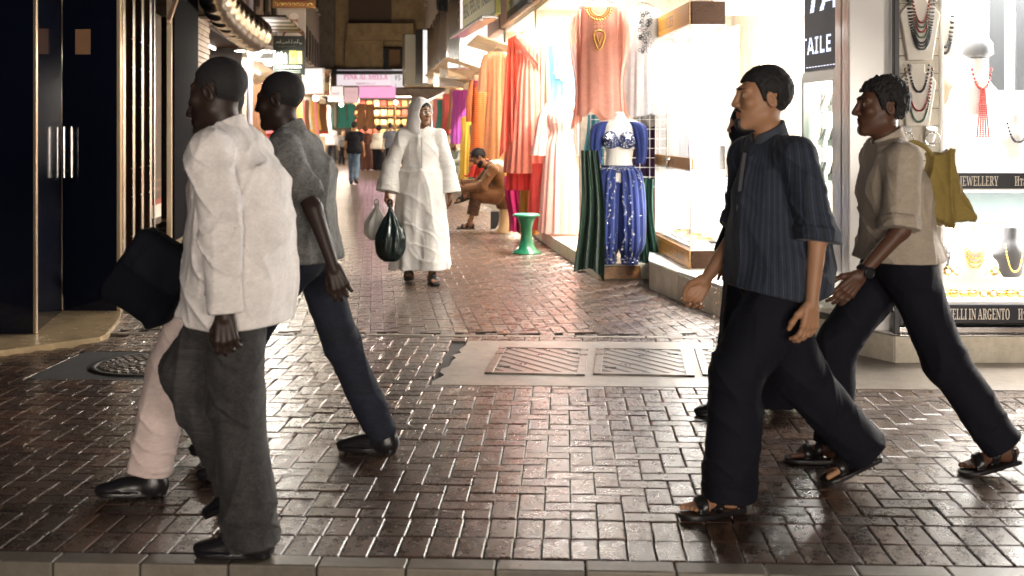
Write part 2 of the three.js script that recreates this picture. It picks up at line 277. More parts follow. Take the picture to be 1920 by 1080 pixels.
for (let i = -46; i < 46; i++) for (const [a, b] of [[0.002, 0.204], [0.204, 0.406]]) crossBricks.push([i * 0.1005 + (a > 0.1 ? 0.004 : 0), (i + 1) * 0.1005 + (a > 0.1 ? 0.004 : 0), a, b]);
crossBricks = without(without(crossBricks, SLAB), PATCH);
crossBricks = crossBricks.filter((q) => { const p = cross((q[0] + q[1]) / 2, (q[2] + q[3]) / 2); return !(p.x < -2.84 && -p.z > 8.16 + (p.x + 2.88) * 1.02 + 0.06); });
layPavers(crossBricks, cross, -CROSS.a, bedMesh, 5, 0.004);
let alleyBricks = herringbone(-3.6, 3.2, -0.8, 50, 0.102).filter((q) => toCross(al((q[2] + q[3]) / 2, (q[0] + q[1]) / 2))[1] > STRIP[1] + 0.07 && q[1] < 2.9);
alleyBricks = alleyBricks.filter((q) => q[1] < 1.3 || q[2] < 3.4);
layPavers(alleyBricks, (u, v) => al(v, u), BETA, alleyBed, 6, 0.003);
{ // pavers cut along the flush strip
  const fill = herringbone(-3.6, 3.2, -0.8, 1.6, 0.102).filter((q) => { const v = toCross(al((q[2] + q[3]) / 2, (q[0] + q[1]) / 2))[1]; return v > STRIP[1] - 0.02 && v <= STRIP[1] + 0.07; });
  layPavers(fill.map((q) => { const c = toCross(al((q[2] + q[3]) / 2, (q[0] + q[1]) / 2)); return [c[0] - 0.046, c[0] + 0.046, STRIP[1] + 0.012, max(STRIP[1] + 0.05, c[1] + 0.045)]; }), (u, v) => cross(u, v, 0), -CROSS.a, alleyBed, 8, 0);
}
{ // kerb of single stones, and the flush strip between the crossing and the alley
  const k = thing('kerb', 'pale stone kerb along the edge of the road', 'kerb', CROSS.o, -CROSS.a); k.userData.kind = 'structure';
  const r = rng(77), gs = [0, 1, 2].map((i) => boxUV(new RoundedBoxGeometry(0.3, 0.16, 0.1, 2, 0.008), i * 0.7, i * 0.3));
  for (let i = -13; i < 13; i++) { const m = part(k, 'kerb_stone', gs[i + 13 - 3 * floor((i + 13) / 3)], M.kerb); m.position.set(i * 0.304 + 0.1, -0.081 + (r() - 0.5) * 0.004, 0.052); m.rotation.x = (r() - 0.5) * 0.02; }
  const s = thing('paving_strip', 'narrow flush stone strip across the mouth of the alley', 'kerb', cross(0, (STRIP[0] + STRIP[1]) / 2), -CROSS.a); s.userData.kind = 'structure';
  for (let i = -9; i < 9; i++) { const m = part(s, 'strip_stone', gs[0], M.kerb); m.scale.set(0.5 / 0.304, 1, 0.6); m.position.set(i * 0.505, -0.078 + (r() - 0.5) * 0.004, 0); }
}
{ // concrete slab with the iron covers let into it
  const r = rng(12), pts = []; for (let i = 0; i <= 16; i++) { const v = lerp(SLAB[2], SLAB[3], i / 16); const p = cross(SLAB[0] + 0.02 + (r() - 0.5) * 0.05 + (i / 16) * 0.08, v); pts.push([p.x, p.z]); }
  const e1 = cross(SLAB[1], SLAB[3]), e0 = cross(SLAB[1], SLAB[2]); pts.push([e1.x, e1.z], [e0.x, e0.z]);
  structure('concrete_slab', prism(pts, -0.05, 0.004), M.concrete);
  const W = 0.6, L = 0.86;
  const diag = () => { const g = []; for (let k = -5; k <= 5; k++) { const c = k * 0.135; let x0 = -W / 2 + 0.05, x1 = W / 2 - 0.05; const z = (x) => c + x * 1.15; const lo = -L / 2 + 0.05, hi = L / 2 - 0.05; if (z(x0) < lo) x0 = (lo - c) / 1.15; if (z(x1) > hi) x1 = (hi - c) / 1.15; if (x1 - x0 < 0.06 || z(x1) < lo || z(x0) > hi) continue; const len = hypot(x1 - x0, z(x1) - z(x0)); g.push(move(new RoundedBoxGeometry(len, 0.014, 0.062, 1, 0.003), (x0 + x1) / 2, 0.0, (z(x0) + z(x1)) / 2, 0, -atan2(1.15, 1))); } return g.map((q) => boxUV(q)); };
  const ribs = diag();
  for (let i = 0; i < 3; i++) {
    const c = thing('drain_cover', ['ribbed iron drain cover at the broken edge of the concrete slab', 'ribbed iron drain cover between two others in the concrete slab', 'ribbed iron drain cover in the concrete slab below the black abaya'][i], 'drain cover', cross(0.02 + i * 0.655, 3.44, 0.006), -CROSS.a - 0.05, 'drain covers in the slab');
    part(c, 'plate', box(W, 0.02, L, 0, -0.006, 0), M.castIron);
    for (const sx of [-1, 1]) { part(c, 'edge_bar', boxUV(new RoundedBoxGeometry(0.05, 0.02, L, 1, 0.003)), M.iron).position.set(sx * (W / 2 - 0.022), 0, 0); part(c, 'edge_bar', boxUV(new RoundedBoxGeometry(W - 0.1, 0.02, 0.05, 1, 0.003)), M.iron).position.set(0, 0, sx * (L / 2 - 0.022)); }
    for (const g of ribs) part(c, 'rib', g, M.iron);
    for (const [x, z] of [[-0.2, 0.24], [0.2, -0.24]]) part(c, 'lifting_slot', box(0.07, 0.012, 0.03, x, 0.0045, z), M.castIron);
  }
}
{ // round cover in its dark asphalt patch
  const g = box(PATCH[1] - PATCH[0] - 0.01, 0.06, PATCH[3] - PATCH[2] - 0.01, (PATCH[0] + PATCH[1]) / 2, -0.032, -(PATCH[2] + PATCH[3]) / 2); g.applyMatrix4(new THREE.Matrix4().makeRotationY(-CROSS.a)); g.translate(CROSS.o.x, 0, CROSS.o.z); structure('asphalt_patch', g, M.asphalt);
  const c = thing('manhole_cover', 'round cast iron manhole cover with a raised ring pattern', 'manhole cover', cross(-2.43, 3.24, 0.004));
  part(c, 'rim', boxUV(lathe([[0.325, -0.01], [0.36, -0.01], [0.36, 0.004], [0.328, 0.004], [0.325, -0.006]], 64)), M.castIron);
  part(c, 'disc', boxUV(lathe([[0, 0], [0.318, 0], [0.318, -0.012]], 64)), M.castIron);
  const blocks = []; [[0.29, 30], [0.235, 24], [0.18, 18], [0.12, 12]].forEach(([rad, n], ri) => { for (let i = 0; i < n; i++) { const t = (i + ri * 0.5) / n * 2 * PI; blocks.push(boxUV(move(new RoundedBoxGeometry(rad * 2 * PI / n * 0.6, 0.012, 0.032, 1, 0.003), sin(t) * rad, 0.005, cos(t) * rad, 0, t))); } });
  part(c, 'raised_pattern', [...blocks, boxUV(lathe([[0.05, 0], [0.052, 0.008], [0.074, 0.008], [0.076, 0]], 32)), boxUV(lathe([[0.255, 0], [0.257, 0.006], [0.266, 0.006], [0.268, 0]], 48))], M.iron).userData.kind = 'stuff';
}
{ // stone step in front of the black corner building
  const pts = [[-9, -2.2], [-3.35, -7.68], [-2.93, -8.12], [-2.875, -8.19], [-2.87, -8.28], [-3.0, -8.95], [-3.16, -9.5], [-4.6, -15], [-9, -15]];
  structure('stone_step', prism(pts, -0.03, 0.035), M.stone);
}

// ---------------------------------------------------------------- the jewellery shop on the corner
const serif = (g, t, x, y, px, color = '#e9e2d2', squeeze = 0.8) => { g.save(); g.translate(x, y); g.scale(squeeze, 1); g.font = `bold ${px}px serif`; g.fillStyle = color; g.textBaseline = 'middle'; g.fillText(t, 0, 0); g.restore(); };
const jewel = thing('jewellery_shop', 'bright white jewellery shop with glass showcases on the street corner', 'shop');
{
  const P = part.bind(null, jewel), Z = -7.43;
  // plinth panels round the corner
  const foot = [[1.276, -10.93], [1.43, -10.1], [1.64, -9.2], [1.9, -8.45], [2.177, -7.86], [2.42, Z]];
  for (let i = 0; i < foot.length - 1; i++) {
    const [x0, z0] = foot[i], [x1, z1] = foot[i + 1], len = hypot(x1 - x0, z1 - z0), ang = atan2(-(z1 - z0), x1 - x0), hgt = lerp(0.25, 0.17, i / 4);
    const m = P('plinth_panel', rbox(len - 0.006, hgt, 0.06, 0.006), M.cream); m.position.set((x0 + x1) / 2 + sin(ang) * -0.03, hgt / 2, (z0 + z1) / 2 - 0.03 * cos(ang)); m.rotation.y = ang;
  }
  for (let i = 0; i < 4; i++) { const m = P('plinth_panel', rbox(0.86, 0.172, 0.05, 0.005), M.cream); m.position.set(2.42 + 0.434 + i * 0.868, 0.086, Z - 0.02); }
  P('ledge', prism([...foot.map(([x, z]) => [x + 0.02, z - 0.01]), [6, Z - 0.0], [6, -12.6], [1.5, -12.6]], 0.175, 0.19), M.white);
  P('alley_ledge', prism([[1.276, -10.95], [1.44, -10.1], [1.64, -9.22], [1.9, -8.46], [2.16, -7.9], [2.3, -8.2], [2.4, -9.6], [2.0, -12.4], [1.45, -12.4]], 0.235, 0.257), M.white);
  // street window, seen square on
  const x0 = 2.44, x1 = 6.2, w = x1 - x0, cx = (x0 + x1) / 2, top = 2.95;
  P('silver_rail', rbox(w, 0.05, 0.05, 0.012, cx, 0.215, Z), M.steel);
  P('silver_rail', rbox(w, 0.02, 0.06, 0.008, cx, 0.183, Z + 0.012), M.steel);
  const band = (y, h, text, tx) => { const tex = canvasTex(2048, 96, (g) => { g.fillStyle = '#06091c'; g.fillRect(0, 0, 2048, 96); for (const [t, x] of text) serif(g, t, x, 50, 82, '#e4dccb', 0.265); }); const f = P('sign_band', box(w, h, 0.03, cx, y, Z), M.navy); const m = part(f, 'lettering', quad(w, h), std(0xffffff, 0.35, 0, { map: tex })); m.position.set(cx, y, Z + 0.0175); return tx; };
  band(0.315, 0.112, [['925 GIOIELLI IN ARGENTO', 92], ['Итальянское серебро', 412]]);
  band(1.156, 0.1, [['925 SILVER JEWELLERY', 84], ['Итальянское серебро', 400]]);
  P('window_pane', box(w, 0.74, 0.008, cx, 0.74, Z + 0.004), M.glass); P('window_pane', box(w, top - 1.21, 0.008, cx, (top + 1.21) / 2, Z + 0.004), M.glass);
  P('window_frame', rbox(0.035, top - 0.19, 0.05, 0.006, x0 - 0.012, (top + 0.19) / 2, Z + 0.006), M.blackPaint);
  P('mullion', rbox(0.02, top - 0.2, 0.035, 0.004, 2.745, (top + 0.2) / 2, Z - 0.075), M.white);
  P('window_back', box(w, top - 0.2, 0.04, cx, (top + 0.2) / 2, Z - 0.62), M.white);
  P('window_floor', box(w, 0.03, 0.58, cx, 0.372, Z - 0.31), M.white);
  P('window_shelf', box(w - 0.3, 0.02, 0.5, cx + 0.15, 1.105, Z - 0.31), M.white);
  P('stepped_riser', box(w - 0.36, 0.12, 0.16, cx + 0.17, 0.45, Z - 0.33), M.white);
  P('grey_backing', box(w - 0.36, 0.24, 0.02, cx + 0.17, 0.965, Z - 0.585), std([0.13, 0.16, 0.16], 0.2, 0.3));
  P('window_ceiling', box(w, 0.05, 0.62, cx, top, Z - 0.31), M.white);
  // slat wall behind the street window, next to the pillar
  for (let i = 0; i < 22; i++) P('slat', rbox(0.305, 0.108, 0.014, 0.003, x0 + 0.155, 0.44 + i * 0.112, Z - 0.09), M.cream);
  P('slat_backing', box(0.3, 2.5, 0.01, x0 + 0.155, 1.68, Z - 0.105), M.darkWall);
  // grey reflecting pillars inside the shop
  for (const [x, wd] of [[3.31, 0.1], [3.47, 0.06], [3.58, 0.03]]) P('mirror_strip', box(wd, 1.2, 0.02, x, 2.35, Z - 0.585), std([0.14, 0.15, 0.16], 0.15, 0.5));
  // corner pillar and the angled showcase with the moving text display
  P('corner_pillar', rbox(0.28, 3.3, 0.2, 0.01, 2.3, 1.84, -7.62), M.whitePanel);
  P('corner_pillar_return', rbox(0.05, 3.3, 0.24, 0.006, 2.185, 1.84, -7.8), M.whitePanel);
  const sA = V(2.105, 0, -8.42), sB = V(2.2, 0, -7.76), sl = sA.distanceTo(sB), sang = atan2(-(sB.z - sA.z), sB.x - sA.x);
  const side = new THREE.Group(); side.name = 'angled_showcase'; side.position.copy(sA.clone().add(sB).multiplyScalar(0.5)); side.rotation.y = sang; jewel.add(side);
  part(side, 'frame', [rbox(sl, 0.07, 0.05, 0.005, 0, 1.85, 0), rbox(sl, 0.06, 0.05, 0.005, 0, 0.29, 0), rbox(0.035, 1.6, 0.05, 0.005, -sl / 2, 1.06, 0), rbox(0.025, 1.6, 0.05, 0.005, sl / 2, 1.06, 0), rbox(sl, 0.12, 0.04, 0.005, 0, 2.68, 0.0), rbox(sl, 0.3, 0.03, 0.004, 0, 3.1, 0)], M.white);
  part(side, 'pane', box(sl, 1.52, 0.006, 0, 1.06, 0.012), M.glass);
  part(side, 'back', box(sl, 1.6, 0.02, 0, 1.06, -0.24), M.white);
  for (const y of [1.6, 1.36, 1.12, 0.92, 0.62, 0.36]) part(side, 'glass_shelf', rbox(sl - 0.04, 0.008, 0.2, 0.002, 0, y, -0.12), phy([0.8, 0.95, 0.9], 0.05, { transmission: 0.7, thickness: 0 }));
  part(side, 'strip_light', box(sl - 0.1, 0.015, 0.03, 0, 1.805, -0.1), glow([1, 0.97, 0.92], 9));
  // entrance glazing between the alley showcase and the angled showcase
  P('entrance_head', rbox(1.5, 0.16, 0.08, 0.008, 2.62, 2.62, -10.9), M.white); P('ceiling', prism([[1.46, -12.3], [1.52, -10.3], [1.75, -9.2], [2.08, -8.42], [2.2, -7.6], [6.2, -7.9], [6.2, -13]], 2.98, 3.05), M.white);
  P('fascia', prism([[1.42, -12.3], [1.48, -10.26], [1.72, -9.2], [2.06, -8.42], [2.16, -7.52], [6.2, -7.4], [6.2, -13]], 3.05, 4.2), M.whitePanel);
  P('shop_floor', box(4, 0.02, 5, 4, 0.268, -10.4), M.cream); P('shop_back_wall', box(5, 3, 0.1, 4.2, 1.6, -13), M.white); P('shop_side_wall', box(0.1, 3, 5, 6.3, 1.6, -10.4), M.white);
  P('entrance_door', box(0.9, 2.25, 0.01, 2.58, 1.39, -9.35, -1.13), M.glass); for (const [x, z] of [[2.15, -8.6], [2.38, -9.0], [2.78, -9.78]]) P('door_frame', rbox(0.05, 2.4, 0.05, 0.006, x + 0.02, 1.46, z), M.white);
  // tall display boards of chains inside
  for (let i = 0; i < 3; i++) { const b = P('display_board', rbox(0.5, 1.5, 0.03, 0.01, 2.55 + i * 0.62, 1.75, -12.6 + i * 0.08), M.velvet); for (let j = 0; j < 9; j++) part(b, 'chain', tube([[-0.04, 0.06, 0], [-0.03, -0.06, 0.01], [0, -0.13, 0.015], [0.03, -0.06, 0.01], [0.04, 0.06, 0]], 0.006, 14, 4), M.gold).position.set(2.4 + i * 0.62 + (j % 3) * 0.15, 2.3 - floor(j / 3) * 0.42, -12.57 + i * 0.08); }
}
// LED text display above the angled showcase
{
  const tex = canvasTex(384, 1024, (g, w, h) => { g.fillStyle = '#08090c'; g.fillRect(0, 0, w, h); const c = document.createElement('canvas'); c.width = w; c.height = h; const q = c.getContext('2d'); q.fillStyle = '#000'; q.fillRect(0, 0, w, h); q.fillStyle = '#fff'; q.save(); q.transform(1, 0, -0.16, 1, 120, 0); q.font = 'bold 400px sans-serif'; q.scale(0.78, 1.12); q.fillText('TA', -60, 410); q.restore(); q.save(); q.scale(0.72, 1.25); q.font = 'bold 186px sans-serif'; q.fillText('TAILE', -64, 690); q.restore(); for (let x = 20; x < w; x += 34) q.fillRect(x, 980, 22, 12);
    const d = q.getImageData(0, 0, w, h).data; for (let y = 0; y < h; y += 12) for (let x = 0; x < w; x += 6) { const on = d[((y + 6) * w + x + 3) * 4] > 90; g.fillStyle = on ? '#dfe6ff' : '#1a1d22'; g.fillRect(x, y + 2, 5, on ? 9 : 5); } });
  const L = V(2.118, 0, -8.4), R = V(2.196, 0, -7.78), len = L.distanceTo(R), t = thing('led_display', 'black panel of moving white letters above the angled showcase', 'display', L.clone().add(R).multiplyScalar(0.5).setY(2.26), atan2(-(R.z - L.z), R.x - L.x));
  part(t, 'case', rbox(len, 0.76, 0.05, 0.006), M.blackPaint); const s = part(t, 'screen', quad(len - 0.03, 0.73), new THREE.MeshStandardMaterial({ color: C(0.01, 0.01, 0.012), roughness: 0.6, emissive: C(1, 1, 1), emissiveIntensity: 2.2, emissiveMap: tex })); s.position.z = 0.028;
}
// glass showcase facing the alley
const showcase = thing('glass_showcase', 'tall lit glass showcase with gold sign boards facing the alley', 'showcase');
{
  const P = part.bind(null, showcase), c = [1.564, -10.24], l = [1.469, -11.88], r = [1.86, -10.24];
  const sideLen = hypot(c[0] - l[0], c[1] - l[1]), sideAng = atan2(-(c[1] - l[1]), c[0] - l[0]), mid = [(c[0] + l[0]) / 2, (c[1] + l[1]) / 2], fw = r[0] - c[0];
  const board = (y, h, text) => { const tex = canvasTex(1024, 128, (g) => { g.fillStyle = '#c58a2c'; g.fillRect(0, 0, 1024, 128); for (let i = 0; i < 60; i++) { g.fillStyle = `rgba(90,50,10,${0.05 + (i % 5) * 0.02})`; g.fillRect(0, (i * 37) % 128, 1024, 2); } serif(g, text, 30, 66, 92, '#2a1705', 0.68); }); const b = P('sign_board', rbox(sideLen, h, 0.04, 0.006), M.goldWood); b.position.set(mid[0], y, mid[1]); b.rotation.y = sideAng; const q = part(b, 'lettering', quad(sideLen, h * 0.96), std(0xffffff, 0.4, 0, { map: tex })); q.position.z = 0.0225; };
  board(0.345, 0.155, 'BIJOUX COUCHES GARANTI'); board(1.18, 0.105, 'BIJOUX ARGENTO'); board(2.5, 0.2, 'BIJOUX COUCHES');
  for (const [y, h] of [[0.345, 0.155], [2.5, 0.2]]) P('wood_board', rbox(fw, h, 0.04, 0.006, (c[0] + r[0]) / 2, y, c[1]), M.darkWood);
  P('glass_front', box(fw, 1.97, 0.008, (c[0] + r[0]) / 2, 1.41, c[1] + 0.012), M.glass); { const m = P('glass_side', box(sideLen, 1.97, 0.008), M.glass); m.position.set(mid[0] - 0.01, 1.41, mid[1]); m.rotation.y = sideAng; }
  P('corner_post', rbox(0.014, 1.97, 0.014, 0.003, c[0] - 0.008, 1.41, c[1] + 0.008), M.chrome); P('corner_post', rbox(0.012, 1.97, 0.014, 0.003, r[0], 1.41, r[1] + 0.006), M.chrome);
  P('inner_back', box(0.02, 1.95, 1.6, 1.93, 1.42, -11.05, 0.058), M.white); P('inner_end', box(0.5, 1.95, 0.02, 1.7, 1.42, -11.9), M.white);
  P('base_tray', prism([[1.575, -10.26], [1.85, -10.26], [1.9, -11.85], [1.48, -11.85]], 0.43, 0.45), M.white); P('middle_tray', prism([[1.575, -10.26], [1.85, -10.26], [1.9, -11.85], [1.48, -11.85]], 1.105, 1.125), M.white); P('lid', prism([[1.575, -10.26], [1.85, -10.26], [1.9, -11.85], [1.48, -11.85]], 2.40, 2.43), M.white);
  // door pull
  const hd = P('door_handle', [bar([-0.02, -0.3, 0.06], [-0.02, 0.3, 0.06], 0.011, 12), bar([-0.02, -0.22, 0], [-0.02, -0.22, 0.06], 0.008), bar([-0.02, 0.22, 0], [-0.02, 0.22, 0.06], 0.008), bar([-0.09, -0.3, 0.04], [-0.09, 0.3, 0.04], 0.011, 12)], M.chrome); hd.position.set(1.52, 1.42, -11.02); hd.rotation.y = sideAng;
  const lampStrip = P('strip_light', box(0.03, 0.02, 1.4, 1.68, 2.385, -11.05, 0.058), glow([1, 0.97, 0.9], 10)); lampStrip.userData.label = 'lit strip under the lid'; const lamp2 = P('strip_light', box(0.03, 0.02, 1.4, 1.68, 1.09, -11.05, 0.058), glow([1, 0.97, 0.9], 10)); lamp2.userData.label = 'lit strip under the tray';
  areaLight([1, 0.96, 0.9], 25, 1.4, 0.06, [1.68, 2.37, -11.05], [1.68, 0, -11.05]).rotateZ(PI / 2); areaLight([1, 0.96, 0.9], 25, 1.4, 0.06, [1.68, 1.075, -11.05], [1.68, 0, -11.05]).rotateZ(PI / 2);
}
// lights of the shop: ceiling panels over the street window, the shop floor and the angled showcase
function ceilingPanel(pos, w, d, k, label, color = [1, 0.96, 0.9], turn = 0) {
  const t = thing('ceiling_light', label, 'light', pos, turn, 'shop ceiling lights'); part(t, 'housing', rbox(w + 0.06, 0.05, d + 0.06, 0.01, 0, 0.03, 0), M.white); part(t, 'diffuser', box(w, 0.012, d), glow(color, 2.2)); areaLight(color, k, w, d, [pos[0], pos[1] - 0.012, pos[2]], [pos[0], 0, pos[2]]).rotateZ(turn); return t;
}
ceilingPanel([3.9, 2.9, -7.74], 2.9, 0.25, 22, 'long lit panel above the necklaces in the street window');
ceilingPanel([3.9, 1.075, -7.72], 2.8, 0.12, 20, 'lit panel under the bracelet shelf of the street window');
ceilingPanel([2.6, 2.93, -8.9], 0.9, 0.5, 30, 'lit panel inside the glass entrance of the jewellery shop');
ceilingPanel([3.6, 2.93, -10.9], 2.2, 0.7, 28, 'wide lit panel over the jewellery shop floor');
{ // backlit poster box further along the street window
  const t = thing('light_box', 'white backlit poster box in the street window past the bangles', 'light box', [5.1, 1.55, -7.6], -0.35); part(t, 'case', rbox(1.9, 1.7, 0.08, 0.01, 0, 0, -0.05), M.white); part(t, 'lit_panel_light', box(1.8, 1.6, 0.012), glow([1, 0.95, 0.9], 2.2)); areaLight([1, 0.93, 0.86], 9, 1.8, 1.6, [5.09, 1.55, -7.585], [5.09 - 0.342 * 3, 1.5, -7.585 + 0.94 * 3]);
}

// ---------------------------------------------------------------- dress shops along the alley: open fronts with lit interiors and sign boxes above
const wireGrey = std([0.35, 0.33, 0.3], 0.4, 0.8);
function fluorescent(label, pos, turn, len, k, color, group) {   // a batten with a glowing tube, light below it
  const t = thing('tube_light', label, 'light', pos, turn, group); part(t, 'batten', rbox(0.06, 0.04, len, 0.008, 0, 0.035, 0), M.white); part(t, 'tube', move(new THREE.CylinderGeometry(0.017, 0.017, len - 0.04, 10), 0, -0.005, 0, PI / 2), glow(color, 12)); for (const s of [-1, 1]) part(t, 'end_cap', rbox(0.04, 0.05, 0.025, 0.006, 0, 0, s * (len / 2 - 0.012)), M.white);
  const l = new THREE.RectAreaLight(C(...color), k * LAMPS, 0.09, len); l.position.set(pos.x, pos.y - 0.03, pos.z); l.rotation.set(-PI / 2, 0, turn); l.castShadow = true; scene.add(l); return t;
}
function openShop(o) {   // local axes: x into the shop (right-hand side), -z along the alley
  const sgn = o.left ? -1 : 1, t = thing(o.name, o.label, 'shop', al(o.s0, o.l), BETA), len = o.s1 - o.s0, dp = o.depth ?? 1.7, P = part.bind(null, t), z = -len / 2, hh = o.h ?? 2.95;
  P('plinth', rbox(dp, 0.155, len - 0.02, 0.008, sgn * (dp / 2), 0.0775, z), o.plinth ?? M.cream);
  P('back_wall', box(0.08, hh, len, sgn * dp, hh / 2, z), o.wall ?? M.shopWall);
  for (const e of [o.nook ?? 0.04, len - 0.04]) P('side_wall', box(dp, hh, 0.07, sgn * dp / 2, hh / 2 + 0.155, -e), o.wall ?? M.shopWall);
  P('ceiling', box(dp, 0.06, len, sgn * dp / 2, hh + 0.03, z), o.ceiling ?? M.white);
  if (o.fascia) { const f = P('fascia', rbox(0.08, o.fascia, len - 0.01, 0.006, sgn * -0.02, hh + 0.06 + o.fascia / 2, z), M.wood), sl = []; for (let q = 0.05; q < len - 0.05; q += 0.09) sl.push(rbox(0.03, o.fascia - 0.02, 0.05, 0.008, sgn * -0.07, hh + 0.06 + o.fascia / 2, -q)); part(f, 'slats', sl, M.wood).userData.kind = 'stuff'; }
  if (o.post) for (const e of [0.05, len - 0.05]) P('post', rbox(0.09, hh, 0.09, 0.008, sgn * 0.02, hh / 2, -e), o.post);
  return t;
}
const warm = [1, 0.86, 0.66], neutral = [1, 0.94, 0.84];
openShop({ name: 'dress_shop', label: 'open dress shop with a pale plinth and wood end board', s0: 2.93, s1: 7.4, l: 1.19, fascia: 0.85, h: 3.1, nook: 1.0 });
single('plinth_end_board', rbox(0.42, 0.125, 0.03, 0.005), M.wood, 'brown wood board closing the end of the dress shop plinth', 'board', al(2.91, 1.41, 0.075), BETA);
openShop({ name: 'dress_shop', label: 'narrow open shop full of peach and orange dresses', s0: 7.5, s1: 11.2, l: 1.2, fascia: 0.8, h: 3.12 });
openShop({ name: 'dress_shop', label: 'open shop with purple and yellow dresses beside the seated man in grey', s0: 11.4, s1: 17.5, l: 1.2, h: 3.12, fascia: 0.8 });
openShop({ name: 'dress_shop', label: 'far open shop hung with scarves before the pink sign', s0: 17.7, s1: 27, l: 1.15, h: 3.0, fascia: 0.9 });
openShop({ name: 'dress_shop', label: 'dim last shop on the dress side of the alley', s0: 27.3, s1: 44, l: 1.15, h: 2.6 });
[[4.7, 2.0, 3.06, 1.4], [6.2, 1.9, 3.06, 1.4]].forEach(([s, l, y, n], i) => fluorescent(['bright tube light above the salmon tunic', 'bright tube light above the coral gown'][i], al(s, l, y), BETA, n, 150, neutral, 'tube lights of the dress shops'));
[[3.6, 1.22, 3.13], [6.1, 1.22, 3.13]].forEach(([s, l, y], i) => fluorescent(['tube light at the open edge above the blue costume', 'tube light at the open edge above the pink gown'][i], al(s, l, y), BETA, 1.6, 130, neutral, 'tube lights of the dress shops'));
fluorescent('tube light over the peach dresses', al(9.3, 1.6, 3.08), BETA, 2.4, 140, neutral, 'tube lights of the dress shops');
fluorescent('tube light over the purple dress', al(14, 1.6, 3.08), BETA, 3.2, 140, neutral, 'tube lights of the dress shops');
fluorescent('tube light in the far scarf shop', al(22, 1.5, 2.95), BETA, 4, 90, warm, 'tube lights of the dress shops');
fluorescent('tube light in the last dress side shop', al(33, 1.5, 2.56), BETA, 5, 70, warm, 'tube lights of the dress shops');

// sign boxes hung over the right-hand shops
function signBox(o) {   // a box seen edge-on along the alley: face towards the alley's mouth or its middle
  const t = thing('sign_box', o.label, 'sign', o.pos, BETA + (o.turn ?? 0), o.group); part(t, 'case', rbox(o.w, o.h, o.d, 0.012), o.body ?? M.steel);
  const mat = o.k ? new THREE.MeshStandardMaterial({ color: C(0.4, 0.4, 0.4), roughness: 0.4, emissive: C(1, 1, 1), emissiveIntensity: o.k, emissiveMap: o.tex }) : std(0xffffff, 0.45, 0, { map: o.tex });
  const f = part(t, o.k ? 'lit_sign_face' : 'sign_face', quad(o.w - 0.05, o.h - 0.05), mat); f.position.z = o.d / 2 + 0.004; if (o.both) { const b = part(t, 'sign_face', quad(o.d - 0.04, o.h - 0.05), mat); b.rotation.y = -PI / 2; b.position.x = -o.w / 2 - 0.004; } return t;
}
const strokes = (g, x, y, w, h, n, seed, color) => { const r = rng(seed); g.strokeStyle = color; g.lineCap = 'round'; g.lineWidth = h * 0.11; let p = x + w; for (let i = 0; i < n; i++) { const s = w / n; g.beginPath(); const k = r(); if (k < 0.3) { g.moveTo(p - s * 0.5, y - h * 0.9); g.lineTo(p - s * 0.5, y); g.lineTo(p - s, y); } else if (k < 0.65) { g.moveTo(p, y); g.quadraticCurveTo(p - s * 0.4, y - h * 0.6, p - s * 0.6, y); g.lineTo(p - s, y); } else { g.moveTo(p, y); g.quadraticCurveTo(p - s * 0.5, y + h * 0.5, p - s, y - h * 0.1); } g.stroke(); if (r() < 0.5) { g.fillStyle = color; g.fillRect(p - s * 0.6, y + (r() < 0.5 ? h * 0.3 : -h * 0.65), h * 0.13, h * 0.13); } p -= s; } };
const textSign = (w, h, bg, rows, seed) => canvasTex(w, h, (g) => { g.fillStyle = bg; g.fillRect(0, 0, w, h); for (const [t, y, px, col, sq = 0.8, font = 'sans-serif'] of rows) { if (t === '~') { strokes(g, w * 0.14, y, w * 0.72, px, 9, seed, col); continue; } g.save(); g.translate(w / 2, y); g.scale(sq, 1); g.font = `bold ${px}px ${font}`; g.textAlign = 'center'; g.textBaseline = 'middle'; g.fillStyle = col; g.fillText(t, 0, 0); g.restore(); } });
{ // long yellow sign board that runs along the alley
  const tex = textSign(1024, 400, '#e8e2a0', [['~', 120, 110, '#242018'], ['BEAL PERSONS TRADING', 290, 120, '#242018', 0.66]], 5);
  const t = thing('shop_sign', 'long yellow sign with black lettering above the peach dresses', 'sign', al(7.05, 0.4, 3.36), BETA - PI / 2 + 0.056); part(t, 'board', rbox(3.0, 0.98, 0.07, 0.012), std([0.4, 0.4, 0.12], 0.5)); part(t, 'lettering', quad(2.94, 0.92), std(0xffffff, 0.5, 0, { map: tex })).position.z = 0.0385;
  part(t, 'light_trough', [rbox(3.0, 0.04, 0.2, 0.01, 0, -0.53, 0.1), rbox(2.9, 0.03, 0.05, 0.008, 0, -0.56, 0.2)], M.steel);
  const b = thing('shop_sign', 'dark sign with white block lettering over the dress shop', 'sign', al(4.95, 0.66, 3.13), BETA - PI / 2); part(b, 'board', rbox(1.9, 0.6, 0.06, 0.01), M.darkWall); part(b, 'lettering', quad(1.84, 0.42), std(0xffffff, 0.5, 0, { map: textSign(1024, 205, '#1d1a1c', [['FASHION HOUSE', 104, 130, '#f1e6dc', 0.9]], 2) })).position.z = 0.0335;
}
signBox({ label: 'white lit sign box with red words past the yellow sign', pos: al(13.4, 0.8, 3.38), w: 0.95, h: 1.55, d: 0.3, turn: 0.75, k: 1.0, tex: textSign(256, 420, '#f3eeee', [['~', 90, 60, '#b9a9a9'], ['SALE', 190, 60, '#c8552b'], ['~', 320, 50, '#b8a8ac']], 8), group: 'sign boxes over the dress shops' });
